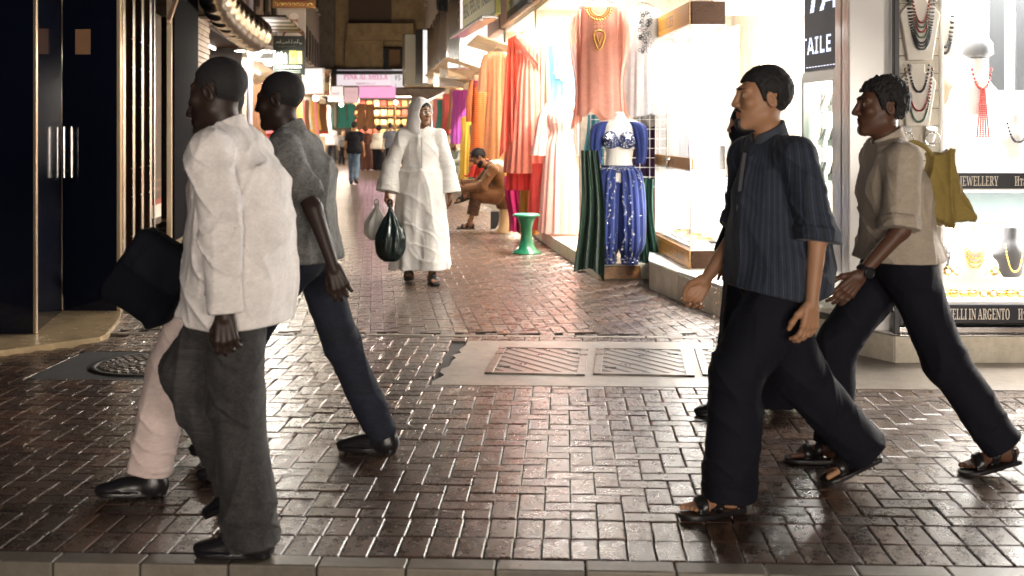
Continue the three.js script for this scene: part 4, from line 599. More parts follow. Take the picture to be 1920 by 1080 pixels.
function hungDress(name, label, pos, turn, mat, o = {}) {   // on a hanger, origin on the ground below it
  const t = thing(name, label, o.category ?? 'dress', pos, turn, o.group), top = o.top ?? 2.5, bot = o.bottom ?? 1.1, w = o.w ?? 0.2, H = top - bot; hanger(t, top, w * 0.9);
  part(t, 'body', drape([[top - 0.02, w * 0.55, 0.04], [top - 0.06, w, 0.06], [top - H * 0.28, w * 0.85, 0.075], [top - H * 0.5, w * (o.mid ?? 1.0), 0.09], [bot, w * (o.flare ?? 1.35), o.deep ?? 0.13]], { pleats: o.pleats ?? 12, amp: o.amp ?? 0.14, seed: o.seed ?? 7, hem: o.uneven ?? 0.02, u: o.u ?? 1 }), mat);
  if (o.sleeves) for (const s of [-1, 1]) part(t, 'sleeve', drape([[top - 0.05, 0.05, 0.05, s * w * 0.95], [top - 0.22, 0.06, 0.055, s * w * 1.22], [top - (o.sleeves), 0.075, 0.06, s * w * 1.4]], { pleats: 5, amp: 0.12, seed: 11 + s, n: 30, m: 14 }), mat);
  return t;
}
const dressTurn = BETA - 0.25;   // fronts look out of the shop towards the alley's mouth
// --- the salmon tunic and its neighbours on the near corner
{
  const t = thing('salmon_tunic', 'sheer salmon tunic with a gold embroidered neck', 'tunic', at(1124, 500, 11.6).setY(0), -0.1), mat = sheer([0.9, 0.47, 0.36], 0.55);
  hanger(t, 2.74, 0.19);
  part(t, 'under_panel', drape([[2.62, 0.13, 0.05], [2.3, 0.15, 0.06], [1.9, 0.17, 0.07], [1.84, 0.17, 0.07]], { pleats: 6, amp: 0.03, seed: 2, m: 20 }), std([0.8, 0.7, 0.66], 0.8));
  part(t, 'body', drape([[2.72, 0.1, 0.05], [2.68, 0.19, 0.075], [2.4, 0.215, 0.09], [2.0, 0.225, 0.1], [1.62, 0.235, 0.11]], { pleats: 9, amp: 0.08, seed: 21, hem: 0.07 }), mat);
  for (const s of [-1, 1]) part(t, 'side_wing', sheet(20, 40, (u, v) => [s * (0.17 + u * (0.1 + 0.03 * sin(v * 7))), 2.68 - u * 0.05 - v * (0.95 + (s < 0 ? 0.42 : 0.2) * u * 0.5 + 0.16 * (1 - u)), 0.06 * sin(u * 9 + v * 3 + s) * 0.5 + 0.03]), mat);
  const gold = std([0.5, 0.28, 0.06], 0.35, 0.7), e = []; for (const R of [0.085, 0.105]) e.push(move(new THREE.TorusGeometry(R, 0.008, 6, 26, PI), 0, 2.68, 0.1, 0.15, 0, PI)); for (let i = 0; i < 15; i++) { const a = PI + i / 14 * PI; e.push(new THREE.SphereGeometry(0.011, 6, 5).translate(cos(a) * 0.125, 2.675 + sin(a) * 0.12, 0.105)); } e.push(tube([[-0.05, 2.42, 0.108], [-0.045, 2.35, 0.112], [0, 2.26, 0.112], [0.045, 2.35, 0.112], [0.05, 2.42, 0.108], [0, 2.45, 0.108]], 0.011, 30, 6, true)); e.push(tube([[-0.025, 2.4, 0.11], [0, 2.32, 0.114], [0.025, 2.4, 0.11]], 0.008, 12, 5)); for (let i = 0; i < 16; i++) e.push(new THREE.SphereGeometry(0.008, 5, 4).translate((i % 4 - 1.5) * 0.03, 2.55 - floor(i / 4) * 0.035, 0.108));
  part(t, 'gold_embroidery', e, gold);
  const w = hungDress('white_tunic', 'white tunic with black lace at the neck', at(1206, 500, 11.75).setY(0), -0.1, sheer([0.8, 0.78, 0.78], 0.35), { category: 'tunic', top: 2.72, bottom: 1.62, w: 0.17, flare: 1.1, seed: 31 }); const lace = [], r = rng(5); for (let i = 0; i < 70; i++) { const v = r(), x = (r() - 0.5) * 0.12 + 0.02; lace.push(move(new THREE.TorusGeometry(0.008 + r() * 0.01, 0.0025, 4, 8), x, 2.66 - v * 0.42, 0.085 + 0.03 * v)); } part(w, 'black_lace', lace, M.cableDark);
}
// --- blue dance costume on a form
{
  const t = thing('blue_costume', 'royal blue dance costume with silver beads on a white form', 'costume', at(1160, 500, 11.55).setY(0.16), -0.08), blue = sheer([0.016, 0.04, 0.22], 0.3), bluest = cloth([0.015, 0.03, 0.14]);
  part(t, 'display_form', torsoGeo, M.mannequin).position.y = -0.05;
  part(t, 'beaded_top', boxUV(netMesh((x, y, z) => { const b = min(ellD(x, y, z, 0.075, 1.22, 0.07, 0.085, 0.09, 0.075), ellD(x, y, z, -0.075, 1.22, 0.07, 0.085, 0.09, 0.075)); return max(smin(b, ellD(x, y, z, 0, 1.19, 0, 0.18, 0.055, 0.118), 0.03), -z - 0.12); }, [-0.22, 1.05, -0.15], [0.22, 1.36, 0.18], 0.01)), bluest);
  for (const s of [-1, 1]) { part(t, 'shoulder_sleeve', drape([[1.4, 0.05, 0.06, s * 0.13, 0], [1.36, 0.075, 0.085, s * 0.185, 0], [1.25, 0.07, 0.08, s * 0.215, 0.01], [1.08, 0.05, 0.06, s * 0.225, 0.03], [0.99, 0.045, 0.05, s * 0.21, 0.05]], { pleats: 7, amp: 0.18, seed: 40 + s, n: 44, m: 18 }), blue); part(t, 'trouser_leg', drape([[0.94, 0.1, 0.12, s * 0.075, 0], [0.86, 0.125, 0.135, s * 0.095, 0], [0.55, 0.135, 0.15, s * 0.115, 0.01], [0.2, 0.125, 0.14, s * 0.12, 0.02], [0.08, 0.085, 0.1, s * 0.11, 0.02], [0.0, 0.08, 0.09, s * 0.11, 0.02]], { pleats: 13, amp: 0.14, seed: 50 + s, flat: true, m: 40 }), blue); }
  part(t, 'waistband', drape([[0.97, 0.165, 0.115], [0.9, 0.178, 0.122]], { pleats: 3, amp: 0.01, m: 4 }), bluest);
  const sil = std([0.8, 0.84, 0.95], 0.25, 0.8), sq = [], r = rng(17); const dot = (x, y, z, s) => sq.push(move(new THREE.CylinderGeometry(s, s, 0.004, 6), x, y, z, PI / 2 + (r() - 0.5), 0, r()));
  for (let i = 0; i < 260; i++) { const y = 0.02 + r() * 0.86, lane = [-0.19, -0.1, -0.045, 0.05, 0.12, 0.2][floor(r() * 6)] + 0.018 * sin(y * 26); const z = 0.165 - 2.2 * (abs(lane) - 0.1) ** 2 - (abs(lane) > 0.17 ? 0.04 : 0); dot(lane + (r() - 0.5) * 0.02, y, z + 0.012, 0.005 + 0.005 * r()); }
  for (let i = 0; i < 190; i++) { const s = r() < 0.5 ? -1 : 1, a = r() * 6.28, q = sqrt(r()) * 0.08; dot(s * 0.075 + cos(a) * q, 1.22 + sin(a) * q, 0.152 - q * q * 6, 0.005 + r() * 0.004); } for (let i = 0; i < 60; i++) dot((i / 60 - 0.5) * 0.33, 0.935 + (r() - 0.5) * 0.05, 0.128 - ((i / 60 - 0.5) * 0.33) ** 2 * 1.4, 0.007); for (const s of [-1, 1]) for (let i = 0; i < 46; i++) { const a = i / 46 * 6.28; dot(s * 0.11 + sin(a) * 0.09, 0.02 + r() * 0.05, 0.02 + cos(a) * 0.1, 0.008); }
  part(t, 'sequins', sq, sil).userData.kind = 'stuff';
  const star = (x, y) => { const s = new THREE.Shape(); for (let i = 0; i < 10; i++) { const a = i / 10 * 2 * PI + PI / 2, q = i % 2 ? 0.018 : 0.042; s[i ? 'lineTo' : 'moveTo'](cos(a) * q, sin(a) * q); } return move(new THREE.ExtrudeGeometry(s, { depth: 0.004, bevelEnabled: false }), x, y, 0.15); }; part(t, 'silver_star', star(-0.09, 1.26), sil); part(t, 'silver_star', star(0.09, 1.26), sil);
}
{ // wire display grid behind the costume and the cloth hung on it
  const g = thing('wire_grid', 'white wire display grid behind the blue costume', 'display rack', at(1172, 500, 11.95).setY(0.9), -0.06), w = 0.7, h = 0.78; for (let i = 0; i <= 7; i++) part(g, 'upright_wire', bar([-w / 2 + i * w / 7, 0, 0], [-w / 2 + i * w / 7, h, 0], 0.0045, 6), M.white); for (let i = 0; i <= 8; i++) part(g, 'cross_wire', bar([-w / 2, i * h / 8, 0.005], [w / 2, i * h / 8, 0.005], 0.0045, 6), M.white); part(g, 'foot', bar([0, -0.74, 0], [0, 0, 0], 0.012, 8), M.white);
  const hung = (name, label, px, py, d, wd, ht, col, folds, o = {}) => { const p = at(px, py, d); return single(name, scarfSheet(wd, ht, folds, o.depth ?? 0.03, o.seed ?? 3, o.taper ?? 0.2, o.point ?? 0.05), o.mat ?? sheer(col, 0.25), label, 'cloth', p, o.turn ?? -0.1, o.group); };
  hung('green_shawl', 'dark green chiffon shawl hanging in points beside the blue costume', 1108, 282, 11.35, 0.3, 1.12, [0.015, 0.06, 0.03], 3.2, { seed: 4, taper: 0.45, point: 0.2, depth: 0.05, mat: sheer([0.008, 0.04, 0.02], 0.3) });
  hung('green_skirt', 'dark green skirt cloth trailing over the wood end board', 1205, 335, 11.7, 0.32, 0.98, [0.012, 0.06, 0.035], 3, { seed: 6, taper: 0.3, depth: 0.05, mat: cloth([0.012, 0.06, 0.035]) });
  hung('purple_cloth', 'deep purple cloth hung behind the wire grid', 1212, 212, 12.05, 0.28, 0.72, [0.05, 0.01, 0.07], 2.4, { seed: 8, mat: cloth([0.05, 0.012, 0.075]) });
  hung('teal_cloth', 'turquoise cloth hung behind the wire grid', 1116, 215, 12.1, 0.24, 0.7, [0.1, 0.35, 0.42], 2.2, { seed: 9, mat: cloth([0.1, 0.33, 0.4]) });
  hung('crimson_cloth', 'crimson strip of cloth beside the purple one', 1232, 300, 12.15, 0.12, 1.0, [0.4, 0.02, 0.05], 1.6, { seed: 10, mat: cloth([0.4, 0.02, 0.06]) });
  hung('grey_cloth', 'grey folded cloth over the top of the purple one', 1216, 205, 12.0, 0.3, 0.16, [0.4, 0.38, 0.38], 1.5, { seed: 12, mat: cloth([0.35, 0.34, 0.33]) });
}
// --- gowns further in
gownOn('pink_gown', 'pale pink beaded gown on a white form', at(1052, 440, 14.75).setY(0.157), dressTurn, [0.85, 0.5, 0.46], { lift: 0.2, beads: M.silver, seed: 13, flare: 0.28, mat: sheer([0.88, 0.52, 0.48], 0.25) });
{
  const p = at(990, 300, 15.2).setY(0), t = thing('coral_gown', 'draped coral gown with floating cape sleeves on a high hanger', 'dress', p, dressTurn + 0.1), mat = sheer([0.85, 0.12, 0.07], 0.35), pale = sheer([0.88, 0.3, 0.22], 0.4);
  hanger(t, 2.76, 0.17, M.mannequin); part(t, 'display_form', torsoGeo, M.mannequin).position.y = 1.24; part(t, 'gown', drape([[2.66, 0.16, 0.11], [2.55, 0.19, 0.16], [2.36, 0.15, 0.12], [2.1, 0.2, 0.15], [1.5, 0.25, 0.19], [0.92, 0.3, 0.22]], { pleats: 20, amp: 0.15, seed: 61, m: 48 }), pale);
  part(t, 'cape_sleeve', sheet(26, 50, (u, v) => [-0.14 - u * (0.12 + 0.12 * v), 2.7 - v * (1.3 + 0.25 * u) - 0.05 * u, 0.13 - 0.1 * u + 0.04 * sin(u * 14 + v * 4) * (0.3 + v)]), mat); part(t, 'cape_sleeve', sheet(26, 50, (u, v) => [0.14 + u * (0.1 + 0.1 * v), 2.7 - v * (1.25 + 0.2 * u) - 0.05 * u, 0.12 - 0.1 * u + 0.04 * sin(u * 14 + v * 4 + 2) * (0.3 + v)]), pale);
  part(t, 'bodice_sash', sheet(16, 24, (u, v) => [lerp(-0.17, 0.13, v) + 0.012 * sin(u * 20), 2.68 - v * 0.36 - u * 0.09, 0.13 + 0.05 * sin(v * 3) + 0.008 * sin(u * 22)]), mat);
  part(t, 'red_lining', drape([[1.9, 0.14, 0.1, -0.08, -0.02], [1.3, 0.16, 0.12, -0.1, -0.03], [0.7, 0.18, 0.13, -0.1, -0.03]], { pleats: 12, amp: 0.16, seed: 66, flat: true }), cloth([0.55, 0.03, 0.03]));
  single('red_skirt', drape([[0, 0.16, 0.13], [-0.4, 0.19, 0.15], [-0.85, 0.2, 0.16]], { pleats: 12, amp: 0.16, seed: 71, flat: true }), sheer([0.75, 0.09, 0.08], 0.3), 'red pleated skirt hung under the coral gown', 'skirt', at(1022, 300, 15.0).setY(1.05), dressTurn);
  const b = hungDress('sky_blue_dress', 'sky blue dress with a pale flower brooch at the waist', at(1046, 400, 14.9).setY(0).add(V(0.08, 0, -0.5)), dressTurn, sheer([0.12, 0.4, 0.65], 0.3), { top: 2.62, bottom: 1.55, w: 0.2, seed: 81, pleats: 16 }); const pet = []; for (let i = 0; i < 8; i++) { const a = i / 8 * 2 * PI; pet.push(move(new THREE.SphereGeometry(0.05, 10, 8).scale(1, 0.55, 0.3), cos(a) * 0.055, 2.22 + sin(a) * 0.055, 0.13, 0, 0, a)); } part(b, 'flower_brooch', pet, std([0.75, 0.5, 0.28], 0.6));
  hungDress('peach_dress', 'long peach dress beside the coral gown', at(931, 300, 17).setY(0), dressTurn, sheer([0.85, 0.5, 0.3], 0.35), { top: 2.62, bottom: 1.05, w: 0.15, flare: 1.3, seed: 91, pleats: 11, sleeves: 0.6 });
  hungDress('ivory_dress', 'ivory dress half hidden by the peach one', at(952, 260, 17.6).setY(0), dressTurn, sheer([0.8, 0.65, 0.48], 0.3), { top: 2.5, bottom: 1.3, w: 0.15, seed: 92 });
  const pat = canvasTex(512, 1024, (g) => { g.fillStyle = '#c4571c'; g.fillRect(0, 0, 512, 1024); for (let y = 150; y < 860; y += 22) for (let x = 0; x < 512; x += 22) { g.fillStyle = '#f0b878'; g.beginPath(); g.arc(x + ((y / 22 | 0) % 2) * 11, y, 4.5, 0, 7); g.fill(); } g.fillStyle = '#d9b493'; g.fillRect(0, 0, 512, 60); g.fillStyle = '#a5306a'; g.fillRect(0, 60, 512, 30); g.fillRect(0, 110, 512, 12); g.fillStyle = '#4a1a2a'; g.fillRect(0, 860, 512, 110); for (let x = 20; x < 512; x += 52) { g.fillStyle = '#d98a4a'; g.beginPath(); g.ellipse(x, 916, 17, 34, 0, 0, 7); g.fill(); g.fillStyle = '#6b1f2c'; g.beginPath(); g.ellipse(x, 922, 8, 20, 0, 0, 7); g.fill(); } g.fillStyle = '#c98744'; g.fillRect(0, 972, 512, 52); });
  const d = thing('orange_patterned_dress', 'orange dotted dress with a dark border at the hem', 'dress', at(903, 300, 18.4).setY(0), dressTurn); hanger(d, 2.36, 0.15); part(d, 'body', planeUV(drape([[2.33, 0.1, 0.05], [2.28, 0.15, 0.07], [1.9, 0.155, 0.085], [1.4, 0.17, 0.09], [0.9, 0.2, 0.1]], { pleats: 6, amp: 0.06, seed: 95 }), (x, y, z) => [x * 1.4 + 0.5, (y - 0.9) / 1.43]), phy(0xffffff, 0.8, { map: pat })); for (const s of [-1, 1]) part(d, 'sleeve', drape([[2.26, 0.05, 0.05, s * 0.14], [1.95, 0.055, 0.055, s * 0.19], [1.6, 0.05, 0.05, s * 0.2]], { pleats: 4, amp: 0.1, n: 26, m: 14 }), cloth([0.45, 0.12, 0.04]));
  hungDress('red_shirt', 'red shirt with pale flowers under the orange dress', at(912, 370, 18).setY(0), dressTurn, cloth([0.6, 0.04, 0.03]), { category: 'shirt', top: 0.98, bottom: 0.45, w: 0.2, flare: 1.05, sleeves: 0.2, amp: 0.06, seed: 96 });
  single('yellow_scarf', scarfSheet(0.22, 1.0, 2, 0.04, 15, -0.3, 0.2), sheer([0.8, 0.55, 0.03], 0.3), 'bright yellow scarf hanging behind the seated man in brown', 'scarf', at(965, 215, 16.4), dressTurn); single('magenta_cloth', scarfSheet(0.3, 0.75, 2.6, 0.04, 16, -0.2, 0.1), cloth([0.42, 0.01, 0.12]), 'magenta cloth hanging beside the brown stool', 'cloth', at(972, 330, 16.0), dressTurn);
  single('gold_trousers', drape([[0, 0.1, 0.09], [-0.4, 0.13, 0.11], [-0.85, 0.12, 0.1]], { pleats: 8, amp: 0.12, flat: true, seed: 99 }), cloth([0.5, 0.24, 0.04]), 'gold brocade trousers hung behind the green stool', 'trousers', at(993, 318, 15.4), dressTurn);
  hungDress('purple_dress', 'purple dress with a white neck front in the white shop', at(862, 300, 24).setY(0), dressTurn, cloth([0.25, 0.03, 0.22]), { top: 2.32, bottom: 1.2, w: 0.17, seed: 103, flare: 1.1 }); hungDress('yellow_dress', 'mustard yellow dress beside the purple one', at(880, 300, 22.5).setY(0), dressTurn, cloth([0.7, 0.42, 0.05]), { top: 1.75, bottom: 0.5, w: 0.16, seed: 104, flare: 1.1 }); hungDress('green_dress', 'slim green dress next to the mustard one', at(891, 310, 21.6).setY(0), dressTurn, cloth([0.05, 0.13, 0.08]), { top: 1.6, bottom: 0.4, w: 0.1, seed: 105 });
}
{ // rows of clothes in the far shops
  const r = rng(404), tones = [['red', [0.6, 0.05, 0.03]], ['orange', [0.75, 0.25, 0.05]], ['cream', [0.75, 0.65, 0.45]], ['teal', [0.03, 0.2, 0.18]], ['maroon', [0.25, 0.03, 0.03]], ['gold', [0.7, 0.42, 0.1]], ['pink', [0.75, 0.25, 0.3]], ['white', [0.75, 0.72, 0.68]], ['brown', [0.2, 0.09, 0.04]]], geo = [3, 4, 5].map((s) => drape([[0, 0.1, 0.04], [-0.05, 0.19, 0.06], [-0.4, 0.17, 0.08], [-0.75, 0.2, 0.1], [-1.1, 0.25, 0.12]], { pleats: 9, amp: 0.14, seed: s, n: 48, m: 16 })), mats = tones.map(([, c]) => cloth(c));
  const row = (s0, s1, n, l, y, label, group) => { let prev = 'end'; for (let i = 0; i < n; i++) { const s = lerp(s0, s1, (i + 0.5) / n) + (r() - 0.5) * 0.3, k = floor(r() * tones.length); const m = single('hanging_garment', geo[i % 3], mats[k], tones[k][0] + ' ' + label.replace('garment', i ? 'garment next to the ' + prev + ' one' : 'first garment'), 'garment', al(s, l + (r() - 0.5) * 0.2, y + (r() - 0.5) * 0.25), BETA + (l < 0 ? 0.5 : -0.5), group); prev = tones[k][0]; m.scale.y = 0.8 + r() * 0.35; } };
  row(14.6, 23.6, 12, -3.25, 2.45, 'garment in the red and orange shop', 'clothes of the red and orange shop'); row(14.6, 23.6, 9, -3.15, 1.25, 'garment low in the red and orange shop', 'low clothes of the red and orange shop'); row(24.6, 34.6, 10, -3.15, 2.4, 'garment hung behind the man in the lilac shirt', 'clothes behind the lilac shirt'); row(35.4, 45.6, 8, -3.0, 2.4, 'garment hung beside the beige house', 'clothes by the beige house'); row(18, 26.6, 9, 1.2, 2.45, 'garment in the far scarf shop', 'clothes of the scarf shop'); row(27.6, 43, 9, 1.1, 2.4, 'garment in the dim last dress shop', 'clothes of the dim shop'); row(12.4, 17.2, 5, 1.35, 2.5, 'garment hung beside the purple dress', 'clothes by the purple dress');
  for (const [px, lab] of [[677, 'brown coat hung high under the pink canopy'], [694, 'dark coat hung high under the pink canopy'], [641, 'green cloth hung beside the faded pink sign'], [658, 'teal cloth hung under the faded pink sign']]) single('hanging_garment', geo[0], lab.startsWith('green') || lab.startsWith('teal') ? mats[3] : mats[8], lab, 'garment', at(px, 195, 54), BETA, 'clothes under the pink sign');
}
{ // plastic stools: hour-glass shape
  const prof = [[0.0, 0.468], [0.155, 0.468], [0.168, 0.462], [0.17, 0.452], [0.16, 0.445], [0.12, 0.43], [0.09, 0.38], [0.072, 0.3], [0.068, 0.235], [0.068, 0.22], [0.074, 0.16], [0.095, 0.09], [0.13, 0.045], [0.168, 0.02], [0.178, 0.012], [0.178, 0], [0.165, 0]];
  const mk = (label, pos, mat, top) => { const t = thing('plastic_stool', label, 'stool', pos); part(t, 'pedestal', lathe(prof, 40), mat); part(t, 'seat_disc', lathe([[0, 0.474], [0.14, 0.474], [0.15, 0.47], [0.15, 0.466]], 40), top); return t; };
  mk('green hourglass plastic stool standing empty', at(987, 474, 14.05).setY(0), M.greenPlastic, std([0.1, 0.3, 0.22], 0.3)); mk('tan hourglass plastic stool under the seated man in brown', at(945, 436, 16.9).setY(0), M.tanPlastic, std([0.3, 0.06, 0.05], 0.4)); mk('tan hourglass plastic stool under the seated man in grey', at(864, 349, 29.6).setY(0), M.tanPlastic, M.tanPlastic);
  single('black_box', rbox(0.16, 0.26, 0.2, 0.01), M.blackPaint, 'small black box standing behind the tan stool', 'box', at(930, 421, 17.6).setY(0.13)); 
}

// ---------------------------------------------------------------- what the jeweller shows
const bustGeo = boxUV(netMesh((x, y, z) => { const ax = abs(x); let d = capD(x, y, z, [0, 0.07, -0.01, 0, 0.16, 0.0, 0.042, 0.04]); d = smin(d, capD(ax, y, z, [0, 0.02, 0, 0.085, -0.01, -0.01, 0.04, 0.02]), 0.06); d = smin(d, ellD(x, y, z, 0, -0.06, 0.005, 0.075, 0.1, 0.04), 0.05); return max(d, y - 0.165, -0.14 - y, -z - 0.025); }, [-0.14, -0.17, -0.06], [0.14, 0.19, 0.08], 0.008));
const boardGeo = (w, h) => { const s = new THREE.Shape(); s.moveTo(-w * 0.3, -h / 2); s.lineTo(w * 0.3, -h / 2); s.quadraticCurveTo(w * 0.42, 0, w * 0.5, h * 0.2); s.quadraticCurveTo(w * 0.4, h * 0.33, w * 0.17, h * 0.38); s.lineTo(w * 0.17, h / 2); s.lineTo(-w * 0.17, h / 2); s.lineTo(-w * 0.17, h * 0.38); s.quadraticCurveTo(-w * 0.4, h * 0.33, -w * 0.5, h * 0.2); s.quadraticCurveTo(-w * 0.42, 0, -w * 0.3, -h / 2); return boxUV(new THREE.ExtrudeGeometry(s, { depth: 0.025, bevelEnabled: true, bevelSize: 0.008, bevelThickness: 0.008, bevelSegments: 3, steps: 1 })); };
function strand(w, top, drop, z, r, o = {}) {   // beads along a hanging loop
  const g = [], n = o.n ?? Math.round((w * 1.2 + drop * 2) / (r * 2.05)), b = new THREE.SphereGeometry(r, 8, 6); for (let i = 0; i <= n; i++) { const t = i / n * 2 - 1, x = w * Math.sign(t) * abs(t) ** 0.8, y = top - drop * (1 - abs(t) ** 2.2); g.push(b.clone().translate(x + (o.dx ?? 0), y, z + 0.01 * (1 - t * t))); } return g;
}
const beadMat = (c) => std(c, 0.2), jet = beadMat([0.012, 0.012, 0.016]), ruby = beadMat([0.25, 0.02, 0.02]), jade = beadMat([0.1, 0.16, 0.12]), coral = beadMat([0.5, 0.08, 0.07]);
{
  const Zs = -7.5, b1 = boardGeo(0.24, 0.4), mk = (label, x, y, z, s = 1) => { const t = thing('necklace_bust', label, 'necklace stand', [x, y, z], 0, 'necklace stands in the street window'); t.scale.setScalar(s); return t; };
  let t = mk('cream bust with a heavy dark many stranded necklace on the slat wall', 2.6, 2.13, Zs); part(t, 'board', b1, M.velvet); [[0.05, 0.16, 0.13, ruby], [0.055, 0.165, 0.165, jade], [0.06, 0.17, 0.2, ruby], [0.068, 0.17, 0.235, jade], [0.075, 0.17, 0.27, jet], [0.082, 0.17, 0.29, jet], [0.089, 0.17, 0.31, jet]].forEach(([w, tp, dr, m]) => part(t, 'bead_strand', strand(w, tp, dr, 0.045, 0.007), m));
  t = mk('cream bust with black, red and green bead strings on the slat wall', 2.585, 1.7, Zs); part(t, 'board', boardGeo(0.22, 0.38), M.velvet); part(t, 'bead_strand', strand(0.065, 0.19, 0.17, 0.045, 0.0085), jet); part(t, 'bead_strand', strand(0.085, 0.17, 0.27, 0.045, 0.007), ruby); part(t, 'bead_strand', strand(0.088, 0.16, 0.33, 0.045, 0.008), jade);
  t = mk('gold coin necklace board low on the slat wall', 2.62, 0.78, Zs); part(t, 'board', rbox(0.2, 0.42, 0.03, 0.01), M.velvet); for (let c = 0; c < 3; c++) for (let i = 0; i < 9; i++) part(t, 'gold_coin', move(new THREE.TorusGeometry(0.015, 0.006, 6, 14), -0.06 + c * 0.06, 0.17 - i * 0.042, 0.022), M.gold);
  for (const [x, lab] of [[2.5, 'silver bangle on a stub below the black bead necklace'], [2.665, 'broad silver bangle on a stub beside the street window mullion']]) { const q = thing('bangle_stand', lab, 'bangle stand', [x, 1.42, Zs]); part(q, 'stub', move(new THREE.CylinderGeometry(0.035, 0.03, 0.09, 20), 0, 0.03, 0.03, 0.5), M.white); part(q, 'bangle', move(new THREE.TorusGeometry(0.045, 0.005, 8, 28), 0, 0.0, 0.06, 0.4), M.silver); }
  t = mk('small peach bust high beside the slat wall', 2.83, 1.78, -7.8); part(t, 'bust', bustGeo, std([0.75, 0.5, 0.36], 0.6)); 
  t = mk('dark strap necklace on a stand high in the street window', 2.83, 2.1, -7.72); part(t, 'board', boardGeo(0.16, 0.3), M.velvet); part(t, 'bead_strand', strand(0.06, 0.12, 0.24, 0.04, 0.01), jet); part(t, 'bead_strand', strand(0.05, 0.12, 0.2, 0.04, 0.01), jet);
  t = mk('white bust with a long red bead tassel and grey cap in the street window', 3.09, 1.75, -7.78, 1.25); part(t, 'bust', bustGeo, M.white); part(t, 'grey_cap', lathe([[0, 0.28], [0.05, 0.275], [0.075, 0.24], [0.08, 0.185], [0.05, 0.165]], 24), std([0.16, 0.17, 0.18], 0.5)); part(t, 'bead_strand', strand(0.05, 0.1, 0.1, 0.05, 0.008), coral); part(t, 'bead_tassel', [0, 1, 2, 3, 4].flatMap((k) => Array.from({ length: 24 }, (_, i) => new THREE.SphereGeometry(0.006, 6, 5).translate((k - 2) * (0.004 + i * 0.0005), 0.0 - i * 0.011, 0.066))), coral);
  t = mk('white bust with a short black bead string in the street window', 3.3, 1.42, -7.7); part(t, 'bust', bustGeo, M.white); part(t, 'bead_strand', strand(0.07, 0.1, 0.12, 0.05, 0.009), jet);
  t = mk('plain white bust behind the bracelet shelf', 2.98, 1.36, -7.85); part(t, 'bust', bustGeo, M.white);
  t = mk('tall white bust wearing a fine gold collar under the bracelet shelf', 3.02, 0.66, -7.72, 1.25); part(t, 'bust', bustGeo, M.white); part(t, 'gold_collar', [0, 1, 2, 3].flatMap((k) => strand(0.05 + k * 0.004, 0.06, 0.05 + k * 0.025, 0.046, 0.005)), M.gold);
  t = mk('dark grey bust with a wreath necklace under the bracelet shelf', 2.83, 0.66, -7.8); part(t, 'bust', bustGeo, std([0.06, 0.06, 0.065], 0.6)); part(t, 'bead_strand', strand(0.055, 0.06, 0.15, 0.05, 0.011), M.silver);
  t = mk('dark grey bust with a gold chain under the bracelet shelf', 3.29, 0.66, -7.74, 1.1); part(t, 'bust', bustGeo, std([0.06, 0.06, 0.065], 0.6)); part(t, 'bead_strand', strand(0.055, 0.06, 0.16, 0.05, 0.006), M.gold);
  const cuff = lathe([[0.032, -0.02], [0.036, -0.02], [0.037, 0], [0.036, 0.02], [0.032, 0.02]], 24), r = rng(7), bronze = std([0.42, 0.25, 0.1], 0.3, 0.9), tr = M.white;
  for (let i = 0; i < 9; i++) { const q = thing('bracelet', 'bronze cuff bracelet on the shelf above the jewellery sign', 'bracelet', [2.84 + i * 0.078, 1.155, -7.55 - (i % 2) * 0.03], r() * 3, 'bronze cuffs on the shelf'); part(q, 'cuff', cuff, i % 3 ? bronze : M.gold); part(q, 'stand', cyl(0.03, 0.03, 0.05, 0, 0, 0, 16), tr); }
  for (let row = 0; row < 2; row++) for (let i = 0; i < 11; i++) { const q = thing('gold_bangle', row ? 'gold bangle on the raised back row of the street window' : 'gold bangle on the front row of the street window', 'bangle', [2.72 + i * 0.062 + row * 0.03 + (r() - 0.5) * 0.012, row ? 0.545 : 0.425, row ? -7.75 : -7.56], r() * 0.6 - 0.3, row ? 'back row of gold bangles' : 'front row of gold bangles'); const hgt = 0.6 + r() * 0.7; part(q, 'ring', move(lathe([[0.024, -0.014], [0.028, -0.014], [0.0295, 0], [0.028, 0.014], [0.024, 0.014]], 22).scale(1, hgt, 1), 0, 0, 0, r() < 0.5 ? 0.2 : 1.2), M.gold); part(q, 'cushion', boxUV(move(new THREE.SphereGeometry(0.024, 12, 8), 0, -0.008, 0)), M.white); }
  // sloping cards with chains on the shelves of the angled showcase
  const side = jewel.children.find((c) => c.name === 'angled_showcase'); side.updateWorldMatrix(true, false);
  const card = thing('necklace_card', 'small white card with a silver chain on a shelf of the angled showcase', 'necklace stand', [0, 0, 0], 0, 'cards of the angled showcase'); part(card, 'card', move(rbox(0.062, 0.13, 0.006, 0.002, 0, 0.065, 0), 0, 0, 0, -0.3), M.white); part(card, 'easel', move(rbox(0.02, 0.1, 0.004, 0.001, 0, 0.05, 0), 0, 0, -0.04, 0.25), M.white); part(card, 'chain', move(tube([[-0.02, 0.125, 0.006], [-0.016, 0.08, 0.008], [0, 0.045, 0.009], [0.016, 0.08, 0.008], [0.02, 0.125, 0.006]], 0.0028, 16, 5), 0, 0, 0, -0.3), std([0.2, 0.19, 0.18], 0.3, 0.8)); part(card, 'pendant', move(new THREE.SphereGeometry(0.008, 8, 6).scale(1, 1.4, 0.6), 0, 0.036, 0.012, -0.3), std([0.25, 0.2, 0.12], 0.3, 0.8));
